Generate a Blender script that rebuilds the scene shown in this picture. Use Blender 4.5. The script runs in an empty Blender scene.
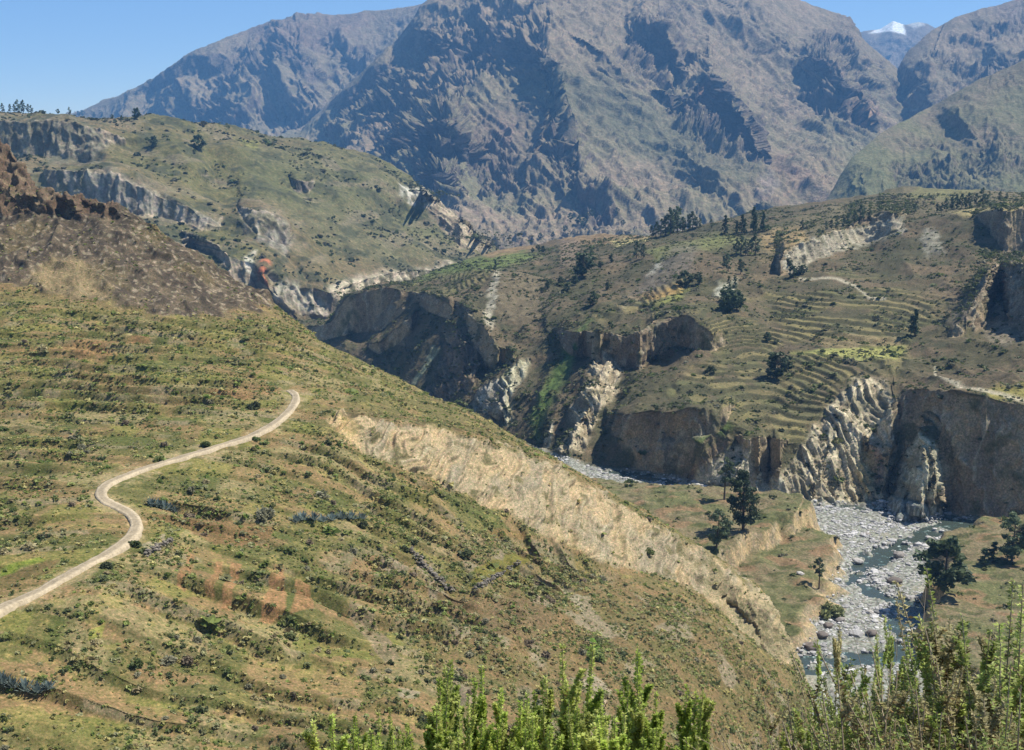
import bpy, math, random
import numpy as np
from mathutils import Vector

random.seed(7)
rng = np.random.default_rng(11)
S = bpy.context.scene
C = S.collection
R = math.radians

# ------------------------------------------------------------------ camera, sky, sun, exposure
F = 1200.0                     # focal length in pixels of the 1024 px wide frame
PITCH = math.atan((375 - 130) / F)
cam_d = bpy.data.cameras.new('camera')
cam_d.sensor_width = 36.0
cam_d.lens = 36.0 * F / 1024.0
cam_d.clip_start = 0.1
cam_d.clip_end = 60000
cam = bpy.data.objects.new('camera', cam_d)
C.objects.link(cam)
cam.location = (0, 0, 0)
cam.rotation_euler = (R(90) - PITCH, 0, 0)
S.camera = cam

SUN_EL, SUN_AZ = R(56), R(75)  # azimuth measured from +Y towards +X
w = bpy.data.worlds.new('World')
S.world = w
w.use_nodes = True
nt = w.node_tree
nt.nodes.clear()
sky = nt.nodes.new('ShaderNodeTexSky')
sky.sky_type = 'NISHITA'
sky.sun_disc = False
sky.sun_elevation = SUN_EL
sky.sun_rotation = SUN_AZ
sky.altitude = 3300
sky.air_density = 1.0
sky.dust_density = 0.0
sky.ozone_density = 3.5
bg = nt.nodes.new('ShaderNodeBackground')
bg.inputs['Strength'].default_value = 0.095
wo = nt.nodes.new('ShaderNodeOutputWorld')
nt.links.new(sky.outputs[0], bg.inputs[0])
nt.links.new(bg.outputs[0], wo.inputs[0])

sun_d = bpy.data.lights.new('sun', 'SUN')
sun_d.energy = 5.0
sun_d.angle = R(0.5)
sun_d.color = (1.0, 0.93, 0.82)
sun = bpy.data.objects.new('sun', sun_d)
C.objects.link(sun)
sdir = Vector((math.sin(SUN_AZ) * math.cos(SUN_EL), math.cos(SUN_AZ) * math.cos(SUN_EL), math.sin(SUN_EL)))
sun.rotation_euler = sdir.to_track_quat('Z', 'Y').to_euler()

S.view_settings.view_transform = 'Standard'
S.view_settings.look = 'None'
S.view_settings.exposure = 0.82
S.view_settings.gamma = 1.0
S.view_settings.use_curve_mapping = False
S.cycles.use_denoising = True
S.cycles.max_bounces = 5
S.cycles.diffuse_bounces = 2
S.cycles.glossy_bounces = 2
S.cycles.transmission_bounces = 3
S.cycles.volume_bounces = 0
S.cycles.transparent_max_bounces = 4

# ------------------------------------------------------------------ numeric helpers
f32 = np.float32
_perm = rng.permutation(256).astype(np.int32)
_perm = np.concatenate([_perm, _perm, _perm])
_g = rng.normal(size=(256, 3))
_g = (_g / np.linalg.norm(_g, axis=1, keepdims=True)).astype(f32)


def gnoise(x, y, z):
    """gradient noise, about -0.6..0.6"""
    shp = np.broadcast(x, y, z).shape
    x = np.broadcast_to(x, shp).astype(f32).ravel()
    y = np.broadcast_to(y, shp).astype(f32).ravel()
    z = np.broadcast_to(z, shp).astype(f32).ravel()
    xi, yi, zi = np.floor(x), np.floor(y), np.floor(z)
    fx, fy, fz = x - xi, y - yi, z - zi
    X, Y, Z = xi.astype(np.int32) & 255, yi.astype(np.int32) & 255, zi.astype(np.int32) & 255
    def fade(t): return t * t * t * (t * (t * 6 - 15) + 10)
    ux, uy, uz = fade(fx), fade(fy), fade(fz)
    def dot(dx, dy, dz):
        h = _perm[_perm[_perm[(X + dx) & 255] + ((Y + dy) & 255)] + ((Z + dz) & 255)]
        g = _g[h]
        return g[:, 0] * (fx - dx) + g[:, 1] * (fy - dy) + g[:, 2] * (fz - dz)
    def lp(a, b, t): return a + (b - a) * t
    a = lp(lp(dot(0, 0, 0), dot(1, 0, 0), ux), lp(dot(0, 1, 0), dot(1, 1, 0), ux), uy)
    b = lp(lp(dot(0, 0, 1), dot(1, 0, 1), ux), lp(dot(0, 1, 1), dot(1, 1, 1), ux), uy)
    return (lp(a, b, uz) * 1.5).reshape(shp)


def fbm(x, y, z, o=4, gain=0.5):
    s, a, n = 0, 1.0, 0
    for k in range(o):
        q = 2.03 ** k
        s = s + a * gnoise(x * q + 17.3 * k, y * q - 9.1 * k, z * q + 5.7 * k)
        n += a
        a *= gain
    return s / n


def ridged(x, y, z, o=4, gain=0.5):
    s, a, n, prev = 0, 1.0, 0, 1.0
    for k in range(o):
        q = 2.05 ** k
        r = 1 - np.abs(gnoise(x * q + 31.3 * k, y * q + 11.9 * k, z * q - 3.3 * k)) * 2.0
        r = np.clip(r, 0, 1) ** 2
        s = s + a * r * prev
        n += a
        prev = np.clip(r * 1.4, 0.15, 1)
        a *= gain
    return s / n


def sstep(a, b, x):
    t = np.clip((x - a) / (b - a), 0, 1)
    return t * t * (3 - 2 * t)


def mixc(a, b, m):
    a = np.asarray(a, f32)
    b = np.asarray(b, f32)
    return a + (b - a) * m[..., None]


def unproj(u, v, d):
    """the point at pixel (u, v) whose horizontal distance ahead of the camera is d"""
    yc = (375.0 - v) / F
    k = d / (math.cos(PITCH) + yc * math.sin(PITCH))
    return (u - 512.0) / F * k, d + 0 * u, d * np.tan(np.arctan(yc) - PITCH)


def v_of(z, d):
    return 375.0 - F * np.tan(np.arctan(z / d) + PITCH)


def proj(P):
    x, y, z = P[..., 0], P[..., 1], P[..., 2]
    yy = y * math.cos(PITCH) - z * math.sin(PITCH)
    zz = y * math.sin(PITCH) + z * math.cos(PITCH)
    yy = np.maximum(yy, 0.05)
    return 512 + F * x / yy, 375 - F * zz / yy


def gsmooth(a, s, axis=-1):
    if s <= 0: return a
    n = int(3 * s) + 1
    k = np.exp(-0.5 * (np.arange(-n, n + 1) / s) ** 2)
    k /= k.sum()
    pad = [(0, 0)] * a.ndim
    pad[axis] = (n, n)
    b = np.pad(a, pad, mode='edge')
    return np.apply_along_axis(lambda r: np.convolve(r, k, 'valid'), axis, b)


def segdist(U, V, a, b):
    """distance to a segment, its parameter and the side (+ to the right when it runs down the picture)"""
    dx, dy = b[0] - a[0], b[1] - a[1]
    L2 = dx * dx + dy * dy + 1e-9
    t = ((U - a[0]) * dx + (V - a[1]) * dy) / L2
    tc = np.clip(t, 0, 1)
    px, py = U - (a[0] + tc * dx), V - (a[1] + tc * dy)
    side = np.sign(dy * px - dx * py)
    return np.sqrt(px * px + py * py), tc, side


def polymask(U, V, pts, soft=3.0, jit=None):
    """1 inside the outline, 0 outside, soft edge"""
    out = np.zeros(U.shape, f32)
    us = [p[0] for p in pts]; vs = [p[1] for p in pts]
    m = soft * 2 + (8 if jit is not None else 0)
    bb = (U > min(us) - m) & (U < max(us) + m) & (V > min(vs) - m) & (V < max(vs) + m)
    if not bb.any(): return out
    u, v = U[bb], V[bb]
    if jit is not None:
        u = u + jit[0][bb]; v = v + jit[1][bb]
    ins = np.zeros(u.shape, bool)
    dist = np.full(u.shape, 1e9, f32)
    n = len(pts)
    for i in range(n):
        a, b = pts[i], pts[(i + 1) % n]
        c = ((a[1] > v) != (b[1] > v)) & (u < (b[0] - a[0]) * (v - a[1]) / (b[1] - a[1] + 1e-9) + a[0])
        ins ^= c
        dist = np.minimum(dist, segdist(u, v, a, b)[0])
    sd = np.where(ins, dist, -dist)
    out[bb] = sstep(-soft, soft, sd)
    return out


def linemask(U, V, pts, wid, soft=2.0):
    out = np.zeros(U.shape, f32)
    us = [p[0] for p in pts]; vs = [p[1] for p in pts]
    m = wid + soft * 2
    bb = (U > min(us) - m) & (U < max(us) + m) & (V > min(vs) - m) & (V < max(vs) + m)
    if not bb.any(): return out
    u, v = U[bb], V[bb]
    dist = np.full(u.shape, 1e9, f32)
    for a, b in zip(pts[:-1], pts[1:]):
        dist = np.minimum(dist, segdist(u, v, a, b)[0])
    out[bb] = 1 - sstep(wid - soft, wid + soft, dist)
    return out


# ------------------------------------------------------------------ mesh and material helpers
def mesh_np(name, verts, faces, cols=None, smooth=True):
    me = bpy.data.meshes.new(name)
    v = np.ascontiguousarray(verts, f32).reshape(-1, 3)
    fc = np.ascontiguousarray(faces, np.int32)
    n, k = fc.shape
    me.vertices.add(len(v))
    me.vertices.foreach_set('co', v.ravel())
    me.loops.add(n * k)
    me.loops.foreach_set('vertex_index', fc.ravel())
    me.polygons.add(n)
    me.polygons.foreach_set('loop_start', np.arange(0, n * k, k, dtype=np.int32))
    me.polygons.foreach_set('use_smooth', np.full(n, smooth))
    if cols is not None:
        at = me.attributes.new('Col', 'FLOAT_COLOR', 'POINT')
        c = np.ones((len(v), 4), f32)
        c[:, :3] = np.asarray(cols, f32).reshape(-1, 3)
        at.data.foreach_set('color', c.ravel())
    me.update(calc_edges=True)
    me.validate()
    return me


def link(name, me, mat=None, parent=None):
    o = bpy.data.objects.new(name, me)
    C.objects.link(o)
    if mat and not me.materials:
        me.materials.append(mat)
    if parent:
        o.parent = parent
    return o


def tag(o, label=None, cat=None, group=None, kind=None):
    if label: o['label'] = label
    if cat: o['category'] = cat
    if group: o['group'] = group
    if kind: o['kind'] = kind
    return o


def empty(name, loc, rz=0.0, sc=1.0):
    o = bpy.data.objects.new(name, None)
    C.objects.link(o)
    o.location = loc
    o.rotation_euler = (0, 0, rz)
    o.scale = (sc, sc, sc)
    o.empty_display_size = 0.2
    return o


def copy_tree(o, kids):
    c = o.copy()
    C.objects.link(c)
    for k in kids[o.name]:
        q = k.copy()
        C.objects.link(q)
        q.parent = c
    return c


def new_mat(name, rough=0.95, spec=0.1):
    m = bpy.data.materials.new(name)
    m.use_nodes = True
    t = m.node_tree
    b = t.nodes['Principled BSDF']
    b.inputs['Roughness'].default_value = rough
    b.inputs['Specular IOR Level'].default_value = spec
    return m, t, b


def ground_mat(name, s1, s2, var1=0.35, var2=0.5, bump=0.5, bdist=0.2, speck=None, detail=4):
    """vertex colour regions broken up by two scales of noise, with bump"""
    m, t, b = new_mat(name)
    N, L = t.nodes, t.links
    at = N.new('ShaderNodeAttribute'); at.attribute_name = 'Col'
    geo = N.new('ShaderNodeNewGeometry')
    fac = []
    for s, v in ((s1, var1), (s2, var2)):
        n = N.new('ShaderNodeTexNoise')
        n.inputs['Scale'].default_value = s
        n.inputs['Detail'].default_value = 4
        n.inputs['Roughness'].default_value = 0.65
        L.new(geo.outputs['Position'], n.inputs['Vector'])
        r = N.new('ShaderNodeMapRange')
        r.inputs['From Min'].default_value = 0.3
        r.inputs['From Max'].default_value = 0.7
        r.inputs['To Min'].default_value = 1 - v
        r.inputs['To Max'].default_value = 1 + v
        L.new(n.outputs['Fac'], r.inputs['Value'])
        fac.append((n, r))
    mu = N.new('ShaderNodeMath'); mu.operation = 'MULTIPLY'
    L.new(fac[0][1].outputs[0], mu.inputs[0]); L.new(fac[1][1].outputs[0], mu.inputs[1])
    mx = N.new('ShaderNodeVectorMath'); mx.operation = 'SCALE'
    L.new(at.outputs['Color'], mx.inputs[0]); L.new(mu.outputs[0], mx.inputs['Scale'])
    src = mx.outputs[0]
    if speck:
        n = N.new('ShaderNodeTexNoise')
        n.inputs['Scale'].default_value = speck[0]
        n.inputs['Detail'].default_value = 3
        n.inputs['Roughness'].default_value = 0.7
        L.new(geo.outputs['Position'], n.inputs['Vector'])
        r = N.new('ShaderNodeValToRGB')
        el = r.color_ramp.elements
        k = speck[1]
        el[0].position = 0.36; el[0].color = (1 - 0.50 * k, 1 - 0.36 * k, 1 - 0.52 * k, 1)
        el[1].position = 0.66; el[1].color = (1 + 0.75 * k, 1 + 0.62 * k, 1 + 0.5 * k, 1)
        e = el.new(0.47); e.color = (1 - 0.12 * k, 1 + 0.05 * k, 1 - 0.15 * k, 1)
        e = el.new(0.55); e.color = (1, 1, 1, 1)
        L.new(n.outputs['Fac'], r.inputs[0])
        vm = N.new('ShaderNodeVectorMath'); vm.operation = 'MULTIPLY'
        L.new(src, vm.inputs[0]); L.new(r.outputs[0], vm.inputs[1])
        src = vm.outputs[0]
    L.new(src, b.inputs['Base Color'])
    bp = N.new('ShaderNodeBump')
    bp.inputs['Strength'].default_value = bump
    bp.inputs['Distance'].default_value = bdist
    L.new(fac[1][0].outputs['Fac'], bp.inputs['Height'])
    L.new(bp.outputs[0], b.inputs['Normal'])
    return m


def leaf_mat(name, trans=0.25, tint=(1, 1, 1), rough=0.6):
    m, t, b = new_mat(name, rough, 0.25)
    N, L = t.nodes, t.links
    at = N.new('ShaderNodeAttribute'); at.attribute_name = 'Col'
    oi = N.new('ShaderNodeObjectInfo')
    r = N.new('ShaderNodeMapRange')
    r.inputs['To Min'].default_value = 0.75; r.inputs['To Max'].default_value = 1.25
    L.new(oi.outputs['Random'], r.inputs['Value'])
    mx = N.new('ShaderNodeVectorMath'); mx.operation = 'SCALE'
    L.new(at.outputs['Color'], mx.inputs[0]); L.new(r.outputs[0], mx.inputs['Scale'])
    L.new(mx.outputs[0], b.inputs['Base Color'])
    tr = N.new('ShaderNodeBsdfTranslucent')
    L.new(mx.outputs[0], tr.inputs['Color'])
    ms = N.new('ShaderNodeMixShader'); ms.inputs[0].default_value = trans
    L.new(b.outputs[0], ms.inputs[1]); L.new(tr.outputs[0], ms.inputs[2])
    L.new(ms.outputs[0], N['Material Output'].inputs['Surface'])
    return m


# ------------------------------------------------------------------ terrain sheets
class Sheet:
    """a sheet of ground lofted through cross lines, near to far; every line is a list of (u, v, d) or (u, None, d, z)"""
    def __init__(self, u0, u1, ncol, rows, dens=1.0, su=5.0, sv=1.5, cap=170):
        self.u = np.linspace(u0, u1, ncol)
        st = (u1 - u0) / (ncol - 1)
        L = []
        for r in rows:
            r = sorted(r, key=lambda p: p[0])
            uu = [p[0] for p in r]
            dd = [p[2] for p in r]
            vv = [p[1] if p[1] is not None else float(v_of(np.float64(p[3]), np.float64(p[2]))) for p in r]
            d = gsmooth(np.interp(self.u, uu, dd), su / st)
            v = gsmooth(np.interp(self.u, uu, vv), su / st)
            L.append(np.stack(unproj(self.u, v, d), -1))
        L = np.array(L)
        inside = (self.u > -20) & (self.u < 1044)
        Ps, Ts = [], []
        for k in range(len(L) - 1):
            a, b = L[k], L[k + 1]
            ln = np.linalg.norm(b - a, axis=1) / np.maximum(a[:, 1], 5) * F
            ua, va = proj(a); ub, vb = proj(b)
            on = inside & (np.minimum(va, vb) < 770)
            px = np.maximum(np.abs(va - vb), 0.25 * np.minimum(ln, 300))
            q = np.percentile(px[on], 85) if on.any() else 8
            n = int(np.clip(q * dens, 3, cap))
            for j in range(n):
                t = j / n
                Ps.append(a + (b - a) * t)
                Ts.append(k + t)
        Ps.append(L[-1]); Ts.append(len(L) - 1)
        P = np.array(Ps)
        if sv > 0:
            P = gsmooth(P, sv, 0)
        self.P = P
        self.T = np.repeat(np.array(Ts)[:, None], ncol, 1).astype(f32)
        self.refresh()

    def refresh(self):
        self.U, self.V = proj(self.P)
        self.U = self.U.astype(f32); self.V = self.V.astype(f32)

    def normals(self):
        P = self.P
        du = np.gradient(P, axis=1); dv = np.gradient(P, axis=0)
        n = np.cross(du, dv)
        n /= np.linalg.norm(n, axis=-1, keepdims=True) + 1e-9
        return n

    def push(self, delta):
        """move the ground along its own normal by delta metres"""
        self.P = self.P + self.normals() * delta[..., None]

    def toward(self, delta):
        """bring the ground forward by delta metres"""
        k = 1 - delta / np.maximum(np.linalg.norm(self.P, axis=-1), 1)
        self.P = self.P * k[..., None]

    def ridge(self, pts, wl, wr, pl=1.0, pr=1.2, end=0.6):
        """a spur: crest polyline (u, v, forward metres) running down the picture; wl, wr = widths in px on either side"""
        U, V = self.U, self.V
        m = max(wl, wr) * 1.1
        us = [p[0] for p in pts]; vs = [p[1] for p in pts]
        bb = (U > min(us) - m) & (U < max(us) + m) & (V > min(vs) - m) & (V < max(vs) + m)
        if not bb.any(): return
        u, v = U[bb], V[bb]
        best = np.zeros(u.shape, f32)
        for a, b in zip(pts[:-1], pts[1:]):
            d, t, s = segdist(u, v, a, b)
            A = a[2] + (b[2] - a[2]) * t
            pr_ = np.where(s < 0, np.clip(1 - d / wl, 0, 1) ** pl, np.clip(1 - d / wr, 0, 1) ** pr)
            if A.max() <= 0:
                best = np.minimum(best, A * pr_)
            else:
                best = np.maximum(best, A * pr_)
        dl = np.zeros(U.shape, f32); dl[bb] = best
        self.toward(dl)

    def cliff(self, pts, hb, t0, t1, lean=0.15, jit=None):
        """stand the band hanging below the line (u, v, height px) up as a rock wall; the ground behind runs back over hb px. Returns the wall mask"""
        U, V, T = self.U, self.V, self.T
        d = self.P[..., 1]
        us = [p[0] for p in pts]
        mask = np.zeros(U.shape, f32)
        scale = np.ones(U.shape)
        cols = np.where((U[U.shape[0] // 2] > us[0]) & (U[U.shape[0] // 2] < us[-1]))[0]
        for c in cols:
            u = U[U.shape[0] // 2, c]
            vt = float(np.interp(u, us, [p[1] for p in pts]))
            h = float(np.interp(u, us, [p[2] for p in pts]))
            h *= float(sstep(us[0], us[0] + 6, u) * (1 - sstep(us[-1] - 6, us[-1], u)))
            if jit is not None:
                j = float(jit[c % len(jit)])
                vt += j; h = max(h - 0.5 * j, 0.5)
            if h < 1: continue
            r = np.where((T[:, c] >= t0) & (T[:, c] <= t1))[0]
            v = V[r, c]; dd = d[r, c]
            o = np.argsort(-v)
            db = float(np.interp(-(vt + h), -v[o], dd[o]))
            dt = float(np.interp(-vt, -v[o], dd[o]))
            sh = (1 - lean) * max(dt - db, 0)
            band = (v >= vt) & (v <= vt + h)
            new = dd.copy()
            new[band] = db + lean * np.maximum(dd[band] - db, 0)
            ab = v < vt
            new[ab] = dd[ab] - sh * (1 - sstep(0, hb, vt - v[ab])) * (v[ab] > vt - hb)
            scale[r, c] = new / dd
            mask[r, c] = sstep(-0.5, 1.0, v - vt) * (1 - sstep(-1.0, 2.0, v - vt - h))
        self.P = self.P * scale[..., None]
        return mask

    def mesh(self, name, cols, mat):
        r, c = self.P.shape[:2]
        i = np.arange(r * c).reshape(r, c)
        fc = np.stack([i[:-1, :-1], i[:-1, 1:], i[1:, 1:], i[1:, :-1]], -1).reshape(-1, 4)
        me = mesh_np(name, self.P, fc, np.clip(cols, 0.004, 0.95))
        return link(name, me, mat)


def xyz(sh):
    return [sh.P[..., k].astype(f32) for k in range(3)]


ROAD = [(-40, 626), (0, 610), (40, 593), (85, 567), (118, 549), (134, 537), (140, 527), (133, 516), (118, 508),
        (103, 502), (97, 495), (106, 484), (150, 468), (200, 453), (250, 438), (274, 426), (288, 413), (297, 402), (299, 396), (288, 390)]

CJ = gsmooth(rng.normal(size=2000), 5) * 6
CJ2 = gsmooth(rng.normal(size=2000), 2) * 3

# ---- near hillside -----------------------------------------------------------------------------
rowsA = [
    [(-600, None, 2.0, -1.9), (1600, None, 2.0, -1.9)],
    [(-600, None, 4.0, -3.4), (1600, None, 4.0, -3.4)],
    [(-600, None, 13, -10.5), (1600, None, 13, -10.5)],
    [(-600, None, 60, -46), (600, None, 60, -46), (800, None, 60, -48), (1600, None, 60, -50)],
    [(-600, 770, 120), (-150, 770, 138), (0, 770, 135), (200, 770, 140), (400, 770, 150), (600, 770, 165), (700, 775, 188), (760, 775, 215), (800, 778, 252), (830, 785, 272), (900, 800, 265), (1180, 810, 260), (1600, 830, 255)],
    [(-600, 690, 140), (-150, 690, 146), (0, 690, 148), (200, 690, 158), (400, 690, 172), (500, 690, 180), (600, 690, 195), (700, 700, 215), (760, 718, 236), (800, 735, 262), (826, 770, 285), (900, 790, 275), (1180, 800, 275), (1600, 820, 270)],
    [(-600, 640, 155), (-150, 640, 155), (0, 600, 168), (100, 590, 172), (200, 600, 180), (300, 600, 190), (400, 600, 203), (500, 600, 218), (600, 610, 238), (680, 620, 255), (740, 650, 262), (790, 690, 275), (826, 755, 290), (900, 780, 282), (1180, 790, 280), (1600, 810, 280)],
    [(-600, 530, 198), (0, 500, 212), (100, 500, 214), (200, 500, 222), (300, 500, 235), (400, 510, 250), (480, 530, 262), (550, 560, 270), (620, 585, 278), (690, 600, 284), (740, 632, 284), (795, 680, 289), (822, 740, 296), (900, 775, 290), (1180, 785, 290), (1600, 800, 290)],
    [(-600, 460, 235), (0, 440, 250), (100, 440, 252), (200, 445, 252), (280, 440, 262), (330, 440, 268), (380, 460, 270), (450, 488, 274), (500, 506, 277), (560, 540, 280), (600, 560, 284), (650, 574, 290), (690, 586, 294), (720, 616, 292), (760, 643, 294), (800, 670, 299), (820, 730, 303), (900, 770, 296), (1180, 780, 296), (1600, 795, 296)],
    [(-600, 400, 275), (0, 390, 285), (100, 385, 290), (200, 390, 290), (280, 400, 288), (335, 414, 281), (380, 419, 285), (430, 426, 291), (480, 438, 297), (520, 452, 302), (560, 470, 307), (600, 492, 310), (650, 522, 313), (690, 547, 315), (720, 566, 315), (760, 592, 315), (790, 640, 311), (816, 715, 308), (900, 768, 300), (1180, 775, 300), (1600, 790, 300)],
    [(-600, 300, 350), (0, 300, 355), (60, 305, 355), (130, 312, 360), (200, 315, 370), (270, 318, 385), (330, 345, 385), (380, 368, 375), (420, 390, 365), (470, 412, 352), (520, 438, 338), (560, 460, 330), (600, 482, 326), (650, 513, 326), (700, 547, 325), (730, 567, 324), (765, 590, 324), (792, 638, 318), (814, 710, 314), (900, 765, 305), (1180, 770, 305), (1600, 785, 305)],
    [(-600, 215, 430), (0, 218, 430), (60, 213, 432), (120, 216, 430), (160, 236, 425), (200, 262, 420), (240, 284, 416), (270, 301, 410), (330, 352, 400), (380, 378, 390), (420, 402, 380), (470, 428, 368), (520, 458, 356), (560, 484, 348), (600, 508, 344), (650, 540, 344), (700, 572, 342), (765, 615, 338), (792, 655, 328), (814, 715, 322), (900, 765, 312), (1180, 770, 312), (1600, 780, 312)],
    [(-600, 150, 440), (-60, 150, 440), (0, 190, 436), (30, 195, 436), (60, 195, 436), (78, 197, 436), (120, 207, 433), (160, 228, 430), (200, 256, 424), (240, 278, 421), (270, 294, 418), (330, 360, 412), (380, 390, 405), (420, 415, 395), (470, 442, 384), (520, 474, 372), (560, 500, 366), (600, 525, 362), (650, 560, 360), (700, 590, 360), (765, 635, 352), (800, 700, 335), (900, 765, 320), (1600, 775, 320)],
    [(-600, 40, 500), (-150, 80, 480), (-50, 105, 470), (0, 139, 460), (20, 157, 458), (36, 184, 452), (60, 195, 450), (120, 209, 442), (160, 232, 440), (200, 262, 434), (240, 286, 432), (270, 304, 430), (330, 375, 430), (380, 410, 425), (420, 435, 415), (520, 500, 392), (600, 550, 382), (700, 615, 378), (800, 720, 342), (900, 765, 330), (1600, 770, 330)],
    [(-600, None, 620, -60), (0, None, 560, -130), (200, None, 500, -150), (330, None, 480, -160), (520, None, 425, -165), (700, None, 400, -165), (900, None, 345, -172), (1600, None, 345, -172)],
]
A = Sheet(-520, 1420, 1800, rowsA, dens=1.15, su=5)
X, Y, Z = xyz(A)
U, V, T = A.U.copy(), A.V.copy(), A.T
j1 = gnoise(X / 5, Y / 5, Z / 5) * 9
j2 = gnoise(X / 5 + 40, Y / 5, Z / 5) * 7
jit = (j1, j2)
SCARP = [(328, 414), (345, 414), (380, 419), (430, 426), (480, 438), (520, 452), (560, 470), (600, 490), (650, 520), (690, 545), (722, 565), (760, 590), (786, 622), (800, 650), (822, 690), (830, 725), (815, 700), (795, 668), (770, 652), (740, 636), (715, 605), (690, 586), (650, 574), (600, 560), (555, 542), (500, 508), (450, 490), (410, 470), (380, 458), (345, 440), (330, 428)]
m_scarp = polymask(U, V, SCARP, 3.0, jit)
m_rock = polymask(U, V, [(-400, 60), (0, 130), (40, 180), (120, 200), (200, 250), (285, 300), (262, 310), (215, 314), (165, 318), (110, 300), (60, 296), (0, 282), (-400, 280)], 4, jit)
m_out = polymask(U, V, [(-400, 40), (0, 130), (25, 155), (40, 185), (110, 200), (122, 214), (60, 214), (0, 212), (-400, 212)], 3, jit)
m_tanp = polymask(U, V, [(48, 262), (75, 255), (95, 275), (115, 296), (60, 296), (25, 282)], 4, jit)
m_dry = polymask(U, V, [(330, 560), (520, 530), (600, 575), (700, 610), (830, 720), (830, 790), (500, 800), (440, 700), (400, 620)], 14, jit)
m_field = polymask(U, V, [(-400, 300), (0, 300), (130, 315), (270, 322), (330, 350), (420, 392), (300, 410), (330, 445), (450, 492), (560, 545), (600, 575), (450, 640), (420, 760), (-400, 780)], 8)
m_scb = polymask(U, V, [(700, 592), (722, 575), (760, 595), (786, 626), (808, 660), (800, 672), (770, 652), (738, 632)], 4)

# terraces: risers face the camera, their lines wander with the slope
wob = gnoise(X / 45, Y / 45, 0 * X) * 9 + gnoise(X / 14, Y / 14, 3 + 0 * X) * 2.2
ph = (Y - 0.10 * X + wob) / 8.5
ph2 = (Y + 0.35 * X + wob) / 8.0
sel = sstep(-30, 20, X - 8 + wob)
ph = ph * (1 - sel) + ph2 * sel
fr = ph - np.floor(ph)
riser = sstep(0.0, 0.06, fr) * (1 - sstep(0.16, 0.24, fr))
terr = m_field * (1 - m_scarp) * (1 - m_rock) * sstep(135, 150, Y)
saw = np.where(fr < 0.18, fr / 0.18, 1 - (fr - 0.18) / 0.82)
dz = terr * (saw - 0.5) * 1.7 * (0.4 + 0.9 * sstep(-0.3, 0.3, gnoise(X / 30, Y / 30, 9 + 0 * X)))
road_m = np.maximum(linemask(U, V, ROAD, 11, 7), 0.75 * linemask(U, V, ROAD, 34, 22))
dz = dz * (1 - road_m)
A.P[..., 2] += dz
far = sstep(30, 130, Y)
A.push(((fbm(X / 18, Y / 18, Z / 18, 4) * 1.9 + gnoise(X / 2.6, Y / 2.6, Z / 2.6) * 0.22) * (1 - 0.9 * road_m)) * (0.15 + 0.85 * far))
# scarp rills run down the fall line
al = (X * 0.72 - Z * 0.65) / 3.6 + gnoise(X / 9, Y / 9, Z / 9) * 0.8
rill = ridged(al, Z / 26 + Y / 60, 0 * X, 3)
rill2 = ridged(al * 2.7 + 3, Z / 14 + Y / 30, 2 + 0 * X, 3)
A.push(m_scarp * ((rill2 - 0.45) * 1.0 + (rill - 0.45) * 2.1 + fbm(X / 7, Y / 7, Z / 7, 3) * 1.1))
A.push(m_rock * ((ridged(X / 15 + Z / 30, Y / 22, Z / 22, 4) - 0.4) * 3.4 + gnoise(X / 2.2, Y / 2.2, Z / 2.2) * 0.5))
A.push(m_out * ((ridged(X / 6, Y / 6, Z / 18, 3) - 0.4) * 3.5))
A.push(m_dry * (1 - m_scarp) * (ridged(X / 12 + 5, Y / 20, Z / 20, 3) - 0.4) * 1.6 * far)
A.ridge([(66, 196, 6), (74, 203, 9), (78, 214, 3)], 5, 9)
A.ridge([(712, 566, 0.5), (726, 575, 5), (748, 592, 8), (768, 615, 6), (784, 638, 3)], 18, 8, 0.55, 1.0)
A.ridge([(690, 545, 0.1), (700, 570, 2.5), (706, 590, 0.2)], 14, 4)

col = np.zeros(X.shape + (3,), f32)
n1 = fbm(X / 22, Y / 22, Z / 22, 4)
n2 = fbm(X / 6, Y / 6, Z / 6 + 7, 3)
n3 = gnoise(X / 1.6, Y / 1.6, Z / 1.6)
tid = np.floor(ph)
pl_n = gnoise(tid * 7.31 + 0.37, (X + 0.6 * Z) / 16, tid * 0.73)
pl_m = gnoise(tid * 3.17 + 0.7, (X + 0.6 * Z) / 11 + 40, tid * 1.9)
soil = np.array((0.215, 0.150, 0.092), f32)
col[:] = mixc((0.175, 0.135, 0.080), (0.138, 0.124, 0.064), sstep(-0.25, 0.2, n1))
col = mixc(col, (0.122, 0.120, 0.050), terr * sstep(-0.1, 0.28, n2 + 0.35 * (1 - m_dry)) * 0.75)
col = mixc(col, (0.235, 0.170, 0.100), terr * 0.8 * sstep(0.04, 0.16, pl_n))
col = mixc(col, (0.175, 0.175, 0.062), terr * 0.7 * sstep(0.12, 0.22, pl_m))
col = mixc(col, (0.085, 0.105, 0.040), terr * 0.7 * sstep(0.10, 0.2, -pl_m))
col = mixc(col, (0.265, 0.215, 0.140), terr * 0.7 * sstep(0.22, 0.3, -pl_n))
col = mixc(col, soil, 0.85 * sstep(0.16, 0.34, gnoise(X / 16 + 9, Y / 6, Z / 4) + 0.25 * n2))
col = mixc(col, (0.26, 0.22, 0.10), 0.6 * sstep(0.2, 0.42, n3 * 0.6 + n2))
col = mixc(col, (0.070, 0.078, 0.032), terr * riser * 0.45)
col = mixc(col, (0.235, 0.200, 0.145), terr * riser * sstep(0.1, 0.3, gnoise(X / 9, Y / 9, 5 + 0 * X)) * 0.8)
col = mixc(col, (0.150, 0.108, 0.066), m_dry * 0.75 * sstep(-0.3, 0.2, n2))
col = mixc(col, (0.23, 0.20, 0.17), m_dry * 0.7 * sstep(0.12, 0.3, gnoise(X / 7 + 3, Y / 14, Z / 9)))
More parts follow.
